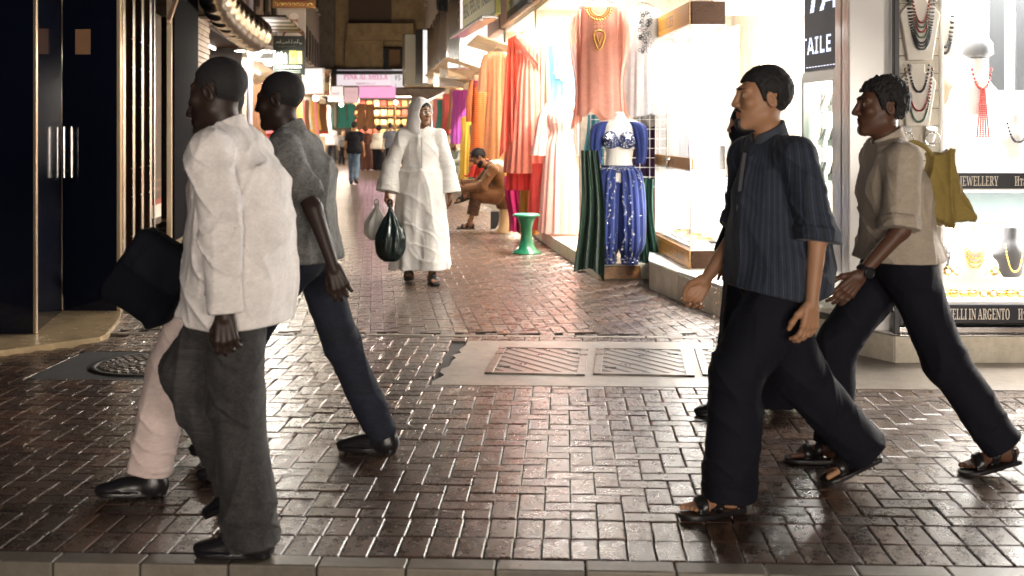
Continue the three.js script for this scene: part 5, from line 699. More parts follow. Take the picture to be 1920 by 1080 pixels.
  let first = true; for (const y of [1.6, 1.36, 1.12, 0.62, 0.36]) for (let i = 0; i < 7; i++) { const p = side.localToWorld(V(-0.27 + i * 0.09, y + 0.006, -0.08 - (i % 2) * 0.05)); const c = first ? card : copyOf(card, p); c.userData.label = 'small white card with a silver chain on the ' + { 1.6: 'topmost', 1.36: 'second', 1.12: 'third', 0.62: 'fourth', 0.36: 'lowest' }[y] + ' shelf of the angled showcase'; if (first) card.position.copy(p); c.rotation.y = side.rotation.y + 0.2 + (r() - 0.5) * 0.3; first = false; }
  const lt = thing('laptop', 'open grey laptop standing in the alley showcase', 'laptop', [1.755, 1.128, -10.55], 0.05); part(lt, 'lid', move(rbox(0.34, 0.22, 0.01, 0.006), 0, 0.1, 0, -0.3), std([0.16, 0.15, 0.15], 0.3, 0.6)); part(lt, 'base', rbox(0.34, 0.012, 0.24, 0.005, 0, 0.006, -0.14), std([0.2, 0.2, 0.2], 0.3, 0.6)); part(lt, 'emblem', move(cyl(0.018, 0.018, 0.003, 0, 0, 0, 16), 0, 0.1, 0.009, PI / 2 - 0.3), M.white);
  for (let i = 0; i < 6; i++) { const q = thing('ring_tray', ['velvet tray of gold rings at the corner of the alley showcase', 'dark tray of rings in the alley showcase', 'tray of rings behind the dark one', 'tray of gold rings in the middle of the alley showcase', 'tray of silver rings in the alley showcase', 'last ring tray in the alley showcase'][i], 'tray', [1.66 + (i % 2) * 0.1 - i * 0.012, 0.465, -10.4 - i * 0.22], 0.2, 'ring trays of the alley showcase'); part(q, 'tray', move(rbox(0.16, 0.02, 0.16, 0.005), 0, 0.01, 0, 0.15), i % 2 ? M.blackPaint : M.velvet); part(q, 'rings', Array.from({ length: 12 }, (_, k) => move(new THREE.TorusGeometry(0.012, 0.0035, 6, 12), -0.05 + (k % 4) * 0.034, 0.03, -0.04 + floor(k / 4) * 0.04, 0.2)), M.gold); }
}

// ---------------------------------------------------------------- people: a posed skeleton, one skin for the body, clothes over it. Local axes: +z ahead, +x the person's left.
const down = (fwd, out, side) => V(side * sin(out * D2R), -cos(out * D2R) * cos(fwd * D2R), cos(out * D2R) * sin(fwd * D2R));
function plantFeet(p) {   // bend the longer leg until both feet reach the ground
  const reach = (l) => { const a = l.thigh - l.knee, q = (l.foot ?? 0) * D2R; let low = 0; for (const z of [-0.06, 0.1, 0.19]) low = min(low, sin(q) * z - cos(q) * 0.086); return 0.43 * cos(l.thigh * D2R) + 0.415 * cos(a * D2R) - low; };
  const L = { thigh: 0, knee: 4, ...p.legL }, R = { thigh: 0, knee: 4, ...p.legR }, long = reach(L) > reach(R) ? L : R, goal = min(reach(L), reach(R)), t0 = long.thigh, k0 = long.knee; let a = 0, b = 60;
  for (let i = 0; i < 24; i++) { const m = (a + b) / 2; long.thigh = t0 + m * 0.5; long.knee = k0 + m; if (reach(long) > goal) a = m; else b = m; } return { ...p, legL: L, legR: R };
}
function skeleton(p) {
  if (p.plant) p = plantFeet(p);
  const J = {}, lean = (p.lean ?? 2) * D2R, up = V(0, cos(lean), sin(lean)), tw = (p.twist ?? 0) * D2R, bend = lean + (p.hunch ?? 4) * D2R, up2 = V(0, cos(bend), sin(bend));
  J.pelvis = V(0, 0, 0); J.waist = up.clone().multiplyScalar(0.14); J.chest = up.clone().multiplyScalar(0.32); J.neck = J.chest.clone().addScaledVector(up2, 0.178); J.up = up; J.up2 = up2;
  for (const [k, sd] of [['L', 1], ['R', -1]]) {
    const a = { sh: 0, out: 6, elbow: 12, inn: 0, ...(p['arm' + k] ?? {}) }, l = { thigh: 0, out: 2, knee: 4, foot: 0, ...(p['leg' + k] ?? {}) };
    const w = 0.168; J['sho' + k] = J.chest.clone().addScaledVector(up2, 0.118).add(V(sd * w * cos(tw), 0, -sd * w * sin(tw)));
    J['elb' + k] = J['sho' + k].clone().addScaledVector(down(a.sh, a.out, sd), 0.292);
    const fd = down(a.sh + a.elbow, a.out * 0.4 - a.inn, sd); J['wri' + k] = J['elb' + k].clone().addScaledVector(fd, 0.25); J['fd' + k] = fd;
    J['hip' + k] = V(sd * 0.078, -0.01, 0); J['kne' + k] = J['hip' + k].clone().addScaledVector(down(l.thigh, l.out, sd), 0.43); J['ank' + k] = J['kne' + k].clone().addScaledVector(down(l.thigh - l.knee, l.out * 0.3, sd), 0.415);
    J['pitch' + k] = l.foot; J['toe' + k] = l.turn ?? 6;
  }
  if (p.joints) for (const [k, v] of Object.entries(p.joints)) J[k] = V(...v);
  for (const [k, sd] of [['L', 1], ['R', -1]]) { // foot frame: f ahead, u up, s sideways
    const q = J['pitch' + k] * D2R, t = sd * J['toe' + k] * D2R, f = V(sin(t) * cos(q), sin(q), cos(t) * cos(q)), s = V(cos(t), 0, -sin(t)), u = V().crossVectors(f, s).normalize(); J['foot' + k] = { o: J['ank' + k], f, u, s };
  }
  const low = () => { let m = 1e9; for (const k of ['L', 'R']) { const F = J['foot' + k]; for (const z of [-0.06, 0.1, 0.19]) m = min(m, F.o.y + F.f.y * z - F.u.y * 0.086); } return m; };
  const lift = p.floor ?? -low(); for (const v of Object.values(J)) if (v.isVector3 && v !== up && v !== up2 && v !== J.fdL && v !== J.fdR) v.y += lift;
  const hy = (p.head?.yaw ?? 0) * D2R, hp = (p.head?.pitch ?? 0) * D2R, hr = (p.head?.roll ?? 0) * D2R; J.headM = new THREE.Matrix4().makeRotationFromEuler(new THREE.Euler(hp, hy, hr, 'YXZ'));
  J.head = J.neck.clone().add(V(0, 0.054, 0.016 + bend * 0.06)).add(V(0, 0.1, 0.01).applyMatrix4(J.headM)); J.headM.setPosition(J.head); J.headI = J.headM.clone().invert(); return J;
}
const faceD = (x, y, z, o = {}) => {   // head in its own axes, z ahead
  const ax = abs(x); let d = ellD(x, y, z, 0, 0.035, -0.016, 0.074, 0.085, 0.094);
  d = smin(d, ellD(x, y, z, 0, -0.03, 0.022, 0.06, 0.086, 0.074), 0.03); d = smin(d, capD(ax, y, z, [0.046, -0.062, 0.0, 0.014, -0.1, 0.07, 0.02, 0.019]), 0.035);
  d = smin(d, capD(ax, y, z, [0.0, 0.034, 0.088, 0.04, 0.03, 0.07, 0.012, 0.01]), 0.016); d = smax(d, -ellD(ax, y, z, 0.031, 0.012, 0.103, 0.017, 0.011, 0.018), 0.014); d = smin(d, ellD(ax, y, z, 0.031, 0.01, 0.076, 0.0135, 0.012, 0.0125), 0.006);
  d = smin(d, ellD(ax, y, z, 0.042, -0.018, 0.062, 0.024, 0.022, 0.022), 0.02); const ns = o.nose ?? 0.55; d = smin(d, capD(x, y, z, [0, 0.022, 0.09, 0, -0.024, 0.098 + 0.017 * ns, 0.008, 0.0125]), 0.012); d = smin(d, ellD(ax, y, z, 0.012, -0.028, 0.1, 0.009, 0.008, 0.011), 0.008);
  d = smin(d, capD(ax, y, z, [0, -0.053, 0.094, 0.02, -0.056, 0.084, 0.0065, 0.004]), 0.006); d = smin(d, capD(ax, y, z, [0, -0.066, 0.092, 0.018, -0.064, 0.083, 0.0075, 0.004]), 0.006); d = smax(d, -capD(ax, y, z, [0, -0.0595, 0.102, 0.02, -0.06, 0.092, 0.0018, 0.001]), 0.004); d = smin(d, ellD(x, y, z, 0, -0.098, 0.074, 0.02, 0.016, 0.016), 0.02);
  const ex = ax - 0.077, ey = y + 0.004, ez = z + 0.012, ec = ez * 0.96 - ey * 0.25; let e = ellD(ex, ey, ec, 0.004, 0, 0, 0.009, 0.031, 0.019); e = smax(e, -ellD(ex, ey, ec, 0.014, 0.002, 0.003, 0.009, 0.019, 0.011), 0.006); return smin(d, e, 0.008);
};
function handBones(w, d, n, t, o = {}) {   // wrist, direction, palm normal, thumb side -> tapered bones of palm, four fingers and thumb
  const B = [], at2 = (a, b, c) => w.clone().addScaledVector(d, a).addScaledVector(t, b).addScaledVector(n, c), curl = o.curl ?? 0.5;
  B.push(cap(w.clone().addScaledVector(d, -0.03), at2(0.012, 0, 0), 0.0245, 0.023)); const L = [0.076, 0.086, 0.08, 0.064];
  for (let i = 0; i < 4; i++) {
    const off = 0.03 - i * 0.0195, k = at2(0.088 - abs(i - 1) * 0.004, off, 0.0); B.push(cap(at2(0.008, off * 0.6, 0), k, 0.0155, 0.0125)); let p = k, ang = 0.12 + curl * (0.45 + i * 0.1) + (o.point && i === 0 ? -0.3 : 0), r = 0.0098 - i * 0.0004;
    for (const f of [0.45, 0.3, 0.25]) { const q = p.clone().addScaledVector(d, cos(ang) * L[i] * f).addScaledVector(n, sin(ang) * L[i] * f).addScaledVector(t, (1.5 - i) * 0.0022); B.push(cap(p, q, r, r * 0.92)); p = q; r *= 0.92; ang += curl * 0.85; }
  }
  let p = at2(0.02, 0.022, 0.006), q = at2(0.05, 0.045, 0.016 + curl * 0.006); B.push(cap(p, q, 0.016, 0.0125)); p = q; q = at2(0.08, 0.052, 0.03 + curl * 0.01); B.push(cap(p, q, 0.0115, 0.0105)); p = q; q = at2(0.103, 0.05, 0.042 + curl * 0.014); B.push(cap(p, q, 0.0105, 0.0085)); return B;
}
const footL = (F, x, y, z) => { const a = x - F.o.x, b = y - F.o.y, c = z - F.o.z; return [a * F.s.x + b * F.s.y + c * F.s.z, a * F.u.x + b * F.u.y + c * F.u.z + 0.086, a * F.f.x + b * F.f.y + c * F.f.z]; };
const sole = (x, z, g = 0) => { const w = 0.036 + 0.012 * sstep(-0.02, 0.1, z) - 0.012 * sstep(0.14, 0.2, z); return max(abs(x - 0.004 * sin(z * 8)) - w - g, hypot(max(abs(x) - w + 0.03, 0), max(-0.035 - z, z - 0.165, 0)) - 0.032 - g); };
const shoeD = (lx, ly, lz) => { const b = sole(lx, lz, 0.004); let d = ellD(lx, ly, lz, 0, 0.035, -0.02, 0.042, 0.05, 0.056); d = smin(d, ellD(lx, ly, lz, 0, 0.03, 0.06, 0.044, 0.045, 0.085), 0.03); d = smin(d, ellD(lx, ly, lz, 0, 0.022, 0.145, 0.044, 0.03, 0.065), 0.03); d = smin(d, capD(lx, ly, lz, [0, 0.05, -0.02, 0, 0.105, -0.015, 0.04, 0.043]), 0.04); d = smax(d, ly - 0.11, 0.01); d = smax(d, 0.006 - ly, 0.008); return min(d, max(b, abs(ly - 0.011) - 0.011)); };
const bareFootD = (lx, ly, lz, sd) => { let d = ellD(lx, ly, lz, 0, 0.032, -0.035, 0.03, 0.034, 0.036); d = smin(d, capD(lx, ly, lz, [0, 0.045, -0.01, 0, 0.028, 0.1, 0.03, 0.024]), 0.03); d = smin(d, capD(lx, ly, lz, [-0.018, 0.022, 0.11, 0.022, 0.022, 0.11, 0.02, 0.02]), 0.03); d = smin(d, capD(lx, ly, lz, [0, 0.03, -0.01, 0, 0.11, 0, 0.033, 0.036]), 0.03); for (let i = 0; i < 5; i++) { const x = -sd * (0.03 - i * 0.0155), l = 0.185 - i * 0.009 - (i === 0 ? 0.0 : 0.003); d = smin(d, capD(lx, ly, lz, [x * 0.9, 0.018, 0.13 - i * 0.004, x, 0.014, l - 0.01, i ? 0.0085 : 0.012, i ? 0.0085 : 0.0115]), 0.006); } return smax(d, 0.001 - ly, 0.004); };
const bounds = (bones, pad) => { const lo = [1e9, 1e9, 1e9], hi = [-1e9, -1e9, -1e9]; for (const b of bones) for (let k = 0; k < 3; k++) { const r = max(b[6], b[7]) + pad; lo[k] = min(lo[k], b[k] - r, b[k + 3] - r); hi[k] = max(hi[k], b[k] + r, b[k + 3] + r); } return [lo, hi]; };
const around = (v, a, b = a) => [[v.x - a, v.y - b, v.z - a], [v.x + a, v.y + b, v.z + a]];
const tint = (g, fn) => { const p = g.attributes.position, c = new Float32Array(p.count * 3); for (let i = 0; i < p.count; i++) c.set(fn(p.getX(i), p.getY(i), p.getZ(i)), i * 3); g.setAttribute('color', new THREE.BufferAttribute(c, 3)); return g; };
const crease = (n) => { const r = max(0, 1 - abs(n) * 2.1); return r * r * r; };
const folds = (x, y, z, k, s) => k * (0.35 * noise3(x * 5 + s, y * 3, z * 5) - 0.95 * crease(noise3(x * 5.5 + s, y * 2.1 + z * 2.2 + x * 1.6, z * 5.5 - s)) - 0.55 * crease(noise3(x * 3.5 - s, y * 7 - z * 5 + x * 4, z * 3.5)) - 0.25 * crease(noise3(x * 13 + s, y * 6 + x * 5, z * 13)));
const skinMat = (rough = 0.48) => phy([1, 1, 1], rough, { vertexColors: true, specularIntensity: 0.6 });

function person(o) {
  const J = skeleton(o.pose), s = (o.height ?? 1.74) / 1.74, t = thing('person', o.label, 'person', o.pos, o.turn ?? 0, o.group); t.scale.setScalar(s);
  const fine = o.fine ?? 1, skin = o.skin ?? [0.3, 0.16, 0.09], seed = o.seed ?? 1, fat = o.fat ?? 0;
  // --- skin
  const limbs = [cap(J.pelvis, J.waist, 0.09), cap(J.waist, J.chest, 0.085, 0.095), cap(J.chest, J.neck, 0.09, 0.05), cap(J.shoL, J.shoR, 0.042), cap(J.neck.clone().add(V(0, -0.02, 0)), J.head.clone().add(V(0, -0.05, -0.015)), 0.056, 0.05)];
  for (const k of ['L', 'R']) limbs.push(cap(J['sho' + k], J['elb' + k], 0.042, 0.036), cap(J['elb' + k], J['wri' + k], 0.037, 0.0245), cap(J['hip' + k], J['kne' + k], 0.07, 0.048), cap(J['kne' + k], J['ank' + k], 0.046, 0.034));
  const geos = [], shades = (x, y, z) => { const n = 1 + 0.1 * noise3(x * 14, y * 14, z * 14); return skin.map((c) => c * n); };
  { const [lo, hi] = bounds(limbs, 0.03); geos.push(tint(netMesh((x, y, z) => bonesD(x, y, z, limbs, 0.025), lo, hi, 0.014 / fine), shades)); }
  { const hm = J.headI.elements, f = (x, y, z) => { const X = hm[0] * x + hm[4] * y + hm[8] * z + hm[12], Y = hm[1] * x + hm[5] * y + hm[9] * z + hm[13], Z = hm[2] * x + hm[6] * y + hm[10] * z + hm[14]; return smin(faceD(X, Y, Z, o.face), capD(x, y, z, limbs[4]), 0.03); }; const v = V();
    const [lo, hi] = around(J.head, 0.135, 0.17); geos.push(tint(netMesh(f, lo, hi, (o.headCell ?? 0.005) / fine), (x, y, z) => { v.set(x, y, z).applyMatrix4(J.headI); const ax = abs(v.x), e = hypot(ax - 0.031, v.y - 0.01), c = shades(x, y, z); if (v.z > 0.07 && e < 0.011 && abs(v.y - 0.01) < 0.006) return e < 0.0055 ? [0.01, 0.008, 0.006] : [0.45, 0.42, 0.38]; if (v.z > 0.075 && v.y < -0.048 && v.y > -0.072 && ax < 0.022) return [c[0] * 0.8, c[1] * 0.6, c[2] * 0.6]; return c; })); }
  for (const [k, sd] of [['L', 1], ['R', -1]]) {
    const h = o.pose['hand' + k] ?? {}, d = (h.dir ? V(...h.dir) : J['fd' + k].clone()).normalize(), n0 = h.palm ? V(...h.palm) : V(-sd, 0, 0.25); const n = n0.addScaledVector(d, -n0.dot(d)).normalize(), th = V().crossVectors(d, n).multiplyScalar(sd).normalize(); if (!h.thumb && th.z < 0 && !h.palm) th.negate();
    const B = handBones(J['wri' + k], d, n, h.flip ? th.negate() : th, h), [lo, hi] = bounds(B, 0.012); J['grip' + k] = J['wri' + k].clone().addScaledVector(d, 0.085).addScaledVector(n, 0.025);
    if (o.hands !== false) geos.push(tint(netMesh((x, y, z) => bonesD(x, y, z, B, 0.007), lo, hi, (o.handCell ?? 0.0042) / fine), shades));
    const F = J['foot' + k]; if (o.feet === 'sandal' || o.feet === 'bare') { const [l2, h2] = around(F.o.clone().addScaledVector(F.f, 0.06), 0.17, 0.15); geos.push(tint(netMesh((x, y, z) => bareFootD(...((q) => [q[0], q[1] - 0.018, q[2]])(footL(F, x, y, z)), sd), l2, h2, 0.0055 / fine), shades)); }
  }
  part(t, 'body', mergeGeometries(geos), skinMat());
  // --- feet
  for (const [k, sd] of [['L', 1], ['R', -1]]) {
    const F = J['foot' + k], [lo, hi] = around(F.o.clone().addScaledVector(F.f, 0.06), 0.185, 0.16);
    if (o.feet === 'shoe') part(t, 'shoe', boxUV(netMesh((x, y, z) => shoeD(...footL(F, x, y, z)), lo, hi, 0.0075 / fine)), o.shoeMat ?? M.leather);
    else if (o.feet === 'sandal') { const band = (lx, ly, lz, z0, slope, w) => { const d = bareFootD(lx, ly - 0.018, lz, sd) - 0.006; return max(d, abs(lz - z0 - slope * lx * sd) - w, 0.02 - ly); }; part(t, 'sandal', boxUV(netMesh((x, y, z) => { const [a, b, c] = footL(F, x, y, z); return min(max(sole(a, c, 0.006), abs(b - 0.01) - 0.01), band(a, b, c, 0.115, 0.25, 0.02), band(a, b, c, 0.055, -0.35, 0.017), max(band(a, b, c, -0.03, 0, 0.012), b - 0.075)); }, lo, hi, 0.0062 / fine)), o.shoeMat ?? M.leather); }
  }
  // --- trousers
  if (o.trousers) {
    const T = o.trousers, w = T.wide ?? 1, legs = ['L', 'R'].map((k) => { const a = J['kne' + k], b = J['ank' + k], dir = b.clone().sub(a).normalize(), end = b.clone().addScaledVector(dir, (T.long ?? 0.02) - (o.feet === 'shoe' ? 0 : 0.0)); return { B: [cap(J['hip' + k], a, 0.094 * w, 0.074 * w), cap(a, end, 0.073 * w, T.hem ?? 0.072)], dir, end, knee: a }; });
    const hipsB = [cap(J.hipL, J.hipR, 0.105 + fat * 0.5), cap(J.pelvis, J.waist, 0.115 + fat * 0.6, 0.11 + fat * 0.8)], top = J.waist.y + 0.02, A = T.fold ?? 0.009;
    const f = (x, y, z) => { let d = 1e9; for (const l of legs) { let q = bonesD(x, y, z, l.B, 0.03); const pl = (x - l.end.x) * l.dir.x + (y - l.end.y) * l.dir.y + (z - l.end.z) * l.dir.z; if (q < 0.05) { const near = 1 - sstep(0.05, 0.3, -pl), kn = 1 - sstep(0.04, 0.16, hypot(x - l.knee.x, y - l.knee.y, z - l.knee.z)); q += folds(x, y, z, A, seed) - (near * 0.009 + kn * 0.008) * crease(0.6 * sin(pl * 36 + 4 * noise3(x * 6, y * 3, z * 6 + seed))); } q = smax(q, pl, 0.006); q = max(q, -max(q + 0.02, -pl - 0.03)); d = d > 1e8 ? q : smin(d, q, 0.02); } let h = min(capD(x / 1.16, y, z, hipsB[0]), capD(x / 1.2, y, z, hipsB[1])); return max(smin(d, h, 0.05), y - top); };
    const all = [...legs.flatMap((l) => l.B), ...hipsB], [lo, hi] = bounds(all, 0.05); part(t, 'trousers', wrapUV(netMesh(f, lo, hi, (T.cell ?? 0.0105) / fine), 0, 0, 0.16), T.mat);
  }
  // --- top: shirt, long robe or tunic
  if (o.top) {
    const T = o.top, xs = clamp((T.width ?? 0.172) / (0.122 + (T.loose ?? 0) + fat), 0.95, 1.36), hemY = T.hemY ?? (J.pelvis.y - 0.1), A = T.fold ?? 0.008, loose = T.loose ?? 0, low = V(J.pelvis.x, hemY, J.pelvis.z + (T.hemZ ?? 0));
    const lowM = J.pelvis.clone(); const torso = [cap(lowM, J.waist, 0.122 + loose + fat, 0.118 + loose + fat * 1.2), cap(J.waist, J.chest, 0.118 + loose + fat * 1.2, 0.122 + loose * 0.7 + fat * 0.4), cap(J.chest, J.chest.clone().addScaledVector(J.up2, 0.1), 0.122 + loose * 0.7 + fat * 0.4, 0.085)];
    if (!T.skirt) torso.push(cap(low, lowM, 0.122 + loose + fat, 0.122 + loose + fat)); const nb = J.neck.clone().addScaledVector(J.up2, -0.02), yoke = [cap(nb, J.shoL, 0.062, 0.056 + loose * 0.2), cap(nb, J.shoR, 0.062, 0.056 + loose * 0.2)], hipB = T.skirt || T.lap ? [] : ['L', 'R'].map((k) => cap(J['hip' + k], J['hip' + k].clone().lerp(J['kne' + k], 0.5), 0.128 * (o.trousers?.wide ?? 1), 0.116 * (o.trousers?.wide ?? 1)));
    const sleeves = ['L', 'R'].map((k) => { const u = T['cut' + k] ?? T.sleeve ?? 1, a = J['sho' + k], b = J['elb' + k], c = J['wri' + k], sw = T.sleeveW ?? 1, B = []; let end, dir; if (u <= 0.5) { end = a.clone().lerp(b, u * 2); dir = b.clone().sub(a).normalize(); B.push(cap(a, end, 0.058 * sw, 0.066 * sw)); } else { end = b.clone().lerp(c, (u - 0.5) * 2); dir = c.clone().sub(b).normalize(); B.push(cap(a, b, 0.058 * sw, 0.056 * sw), cap(b, end, 0.056 * sw, (T.cuffW ?? 0.046) * sw)); } return { B, end, dir, elb: b, sho: a }; });
    const lap = T.lap ? ['L', 'R'].map((k) => cap(J['hip' + k], J['kne' + k].clone().lerp(J['hip' + k], 0.02), 0.125, T.lap)) : [];
    const neckCut = cap(J.neck.clone().addScaledVector(J.up2, -0.005), J.head, 0.062, 0.075), legCaps = ['L', 'R'].map((k) => [cap(J['hip' + k], J['kne' + k], 0.13, 0.11), cap(J['kne' + k], J['ank' + k], 0.105, 0.12)]);
    const f = (x, y, z) => {
      let d = bonesD(x / xs, y, z, torso, 0.05); d = smin(d, min(capD(x, y, z, yoke[0]), capD(x, y, z, yoke[1])), 0.06); for (const b of hipB) d = smin(d, capD(x, y, z, b), 0.06);
      if (T.skirt) { const [r0, r1, y1] = T.skirt, v = clamp((J.pelvis.y + 0.05 - y) / (J.pelvis.y + 0.05 - y1), 0, 1), cx = lerp(0, (J.ankL.x + J.ankR.x) / 2, v * 0.7), cz = lerp(0, (J.ankL.z + J.ankR.z) / 2, v * 0.8), ex = (x - cx) / (T.flat ?? 1.12), ez = z - cz, an = atan2(ex, ez), rr = lerp(r0, r1, v ** 0.85) * (1 + v * (T.ripple ?? 0.1) * (0.6 * sin(an * 7 + 2 * noise3(x * 3, y * 2, seed)) + 0.4 * sin(an * 12 + seed + y * 2))); let q = max(hypot(ex, ez) - rr, y - J.pelvis.y - 0.1, y1 - y); for (const L of legCaps) q = smin(q, max(min(capD(x, y, z, L[0]), capD(x, y, z, L[1])), y1 - y), 0.06); d = smin(d, max(q, y1 - y), 0.06); }
      for (const b of lap) d = smin(d, max(capD(x, y, z, b), (T.lapY ?? -9) - y), 0.05);
      if (d < 0.06) d += folds(x, y, z, A, seed);
      if (!T.skirt && !T.lap) { const c = hemY - y - (T.hemCurve ?? 0) * (0.5 - abs(z) / 0.25); d = smax(d, c, 0.006); d = max(d, -max(d + 0.021, -c - 0.03)); } else if (T.lap) d = max(d, (T.lapY ?? -9) - y);
      for (const S of sleeves) { let q = bonesD(x, y, z, S.B, 0.03); const pl = (x - S.end.x) * S.dir.x + (y - S.end.y) * S.dir.y + (z - S.end.z) * S.dir.z; if (q < 0.05) { const el = 1 - sstep(0.03, 0.15, hypot(x - S.elb.x, y - S.elb.y, z - S.elb.z)); q += folds(x, y, z, A * 0.9, seed + 5) - (0.002 + el * 0.007) * crease(0.6 * sin(pl * 34 + 5 * noise3(x * 6 + seed, y * 6, z * 6))); if (T.roll && pl > -0.05) q -= 0.007; } q = smax(q, pl, 0.005); q = max(q, -max(q + 0.019, -pl - 0.025)); d = smin(d, q, lerp(0.006, 0.03, sstep(0.2, 0.05, hypot(x - S.sho.x, y - S.sho.y, z - S.sho.z)))); }
      return smax(d, -capD(x, y, z, neckCut), 0.012);
    };
    const all = [...torso.map((b) => { const c = [...b]; c[6] *= 1.36; c[7] *= 1.36; return c; }), ...yoke, ...hipB, ...sleeves.flatMap((q) => q.B), ...lap], [lo, hi] = bounds(all, 0.045); if (T.skirt) { lo[1] = min(lo[1], T.skirt[2] - 0.03); const m = T.skirt[1] * 1.5 + 0.1; lo[0] = min(lo[0], -m); hi[0] = max(hi[0], m); lo[2] = min(lo[2], -m - 0.1, J.ankL.z - 0.2, J.ankR.z - 0.2); hi[2] = max(hi[2], m + 0.1, J.ankL.z + 0.22, J.ankR.z + 0.22); }
    const top = part(t, T.name ?? 'shirt', wrapUV(netMesh(f, lo, hi, (T.cell ?? 0.0095) / fine), 0, 0.02, 0.17), T.mat);
    if (T.collar) { const c = J.neck.clone().addScaledVector(J.up2, 0.006), e = c.clone().addScaledVector(J.up2, 0.042).add(V(0, 0, 0.004)); const ring = cap(c, e, 0.069, 0.063); part(top, 'collar', wrapUV(netMesh((x, y, z) => { const q = capD(x / 1.04, y, z, ring), h = (x - c.x) * J.up2.x + (y - c.y) * J.up2.y + (z - c.z) * (J.up2.z + 0.38), front = sstep(0.03, 0.075, z - c.z); return max(abs(q) - 0.007, -h - 0.028 - 0.028 * front, h - 0.046 + front * 0.05 * (1 - min(1, abs(x) / 0.03))); }, ...around(c, 0.115, 0.12), 0.0055 / fine)), T.collar); }
    o.after?.(t, J, top);
  }
  // --- hair, beard
  const hairPiece = (name, f, mat, cell = 0.005) => { const [lo, hi] = around(V(0, 0.01, 0), 0.15, 0.16), m = part(t, name, boxUV(netMesh(f, lo, hi, cell / fine)), mat); m.applyMatrix4(J.headM); return m; };
  if (o.hair) { const th = o.hair.thick ?? 0.012, line = o.hair.line ?? 0.068; hairPiece('hair', (x, y, z) => { const d = ellD(x, y, z, 0, 0.037, -0.018, 0.076 + th, 0.087 + th * 1.2, 0.096 + th), lim = z > 0.045 ? line - 0.004 * (z - 0.045) * 100 * 0 : z > 0.004 ? lerp(-0.012, line, sstep(0.012, 0.05, z)) : z > -0.05 ? lerp(-0.05, 0.02, sstep(-0.05, 0.0, z)) : -0.075, side = abs(x) > 0.066 && z > -0.037 && z < 0.004 ? max(lim, 0.026) : lim, n = 0.5 * noise3(x * 60, y * 40, z * 60 + seed) + 0.5 * noise3(x * 130, y * 90, z * 130), q = d + n * (o.hair.rough ?? 0.004); return smax(q, (side - y + 0.012 * noise3(x * 38 + seed, y * 24, z * 38)) * 0.8, 0.008); }, o.hair.mat ?? std([0.009, 0.008, 0.009], 0.8), o.headCell ?? 0.005); }
  if (o.beard) hairPiece('beard', (x, y, z) => { const d = faceD(x, y, z, o.face) - (o.beard.thick ?? 0.006), n = noise3(x * 120, y * 90, z * 120) * 0.003; const jaw = max(y + 0.035 + 0.02 * sstep(0.04, 0.09, z), -z + 0.0, o.beard.chin ? abs(x) - 0.026 : -1, o.beard.chin ? y + 0.078 : -1); const lips = -hypot(x * 0.8, (y + 0.06) * 1.6, (z - 0.095)) + 0.02; return max(smax(d + n, jaw, 0.01), lips); }, std([0.01, 0.009, 0.009], 0.6), o.headCell ?? 0.005);
  if (o.moustache) hairPiece('moustache', (x, y, z) => { const ax = abs(x); return capD(ax, y, z, [0, -0.043, 0.1, 0.026, -0.053, 0.086, 0.0075, 0.004]) + noise3(x * 150, y * 100, z * 150) * 0.0015; }, std([0.01, 0.009, 0.009], 0.6), 0.004);
  if (o.brows) hairPiece('eyebrows', (x, y, z) => capD(abs(x), y, z, [0.013, 0.034, 0.096, 0.046, 0.034, 0.076, 0.0048, 0.003]), std([0.01, 0.008, 0.008], 0.7), 0.004);
  t.joints = J; t.unit = s; return t;
}
const local = (t, v) => { t.updateMatrixWorld(true); return v.clone().applyMatrix4(t.matrixWorld); };

// ---------------------------------------------------------------- the people in the picture
const LEFTWARD = -PI / 2, darkSkin = [0.032, 0.019, 0.015], brownSkin = [0.22, 0.1, 0.05], tanSkin = [0.34, 0.18, 0.1];
const blackCloth = cloth([0.0045, 0.005, 0.011], { sheen: 0, specularIntensity: 0.5 }), greyTrouser = cloth([0.05, 0.047, 0.046], { map: denimTex, sheen: 0.1 }), jeans = cloth([0.01, 0.014, 0.032], { map: denimTex, sheen: 0 });
const stripeTex = texture(512, (x, y, i) => { const u = x / 512 * 8, k = abs((u % 1) - 0.5), thin = k < 0.06 ? 1.5 : k > 0.44 ? 0.8 : 1, p = abs(((u * 2) % 1) - 0.5) < 0.05 ? 1.25 : 1, v = 0.62 * thin * p * (1 + nFine[i] * 0.25); return [v * 0.95, v, v * 1.08]; }, true, 1 / 0.17);
const whiteShirt = cloth([0.84, 0.79, 0.76]), greyShirt = cloth([0.23, 0.23, 0.22], { map: denimTex });

const manA = person({ label: 'man in a white shirt and grey trousers walking in front of two others', height: 1.765, seed: 3, pos: V(-0.965, 0.004, -4.18), turn: LEFTWARD - 0.2, skin: darkSkin, fat: 0.034, feet: 'shoe', headCell: 0.0045,
  pose: { lean: 3, hunch: 6, head: { yaw: -6, pitch: 6 }, legL: { thigh: -4, knee: 4, foot: 0 }, legR: { thigh: 35, knee: 64, foot: -28 }, armL: { sh: -14, out: 13, elbow: 8 }, armR: { sh: 12, out: 6, elbow: 15 }, handL: { curl: 0.75 } },
  trousers: { mat: greyTrouser, wide: 1.18, hem: 0.092, long: 0.05, fold: 0.016, cell: 0.0095 }, top: { mat: whiteShirt, collar: whiteShirt, hemY: 0.785, loose: 0.018, fold: 0.02, sleeveW: 1.14, cuffW: 0.05, hemCurve: 0.015, cell: 0.0085 }, hair: { thick: 0.003, rough: 0.0015 },
  after: (t, J, top) => { part(top, 'button', [0.9, 1.0, 1.1].map((y) => new THREE.SphereGeometry(0.006, 8, 6).translate(0.02, y, 0.175)), M.cream); } });
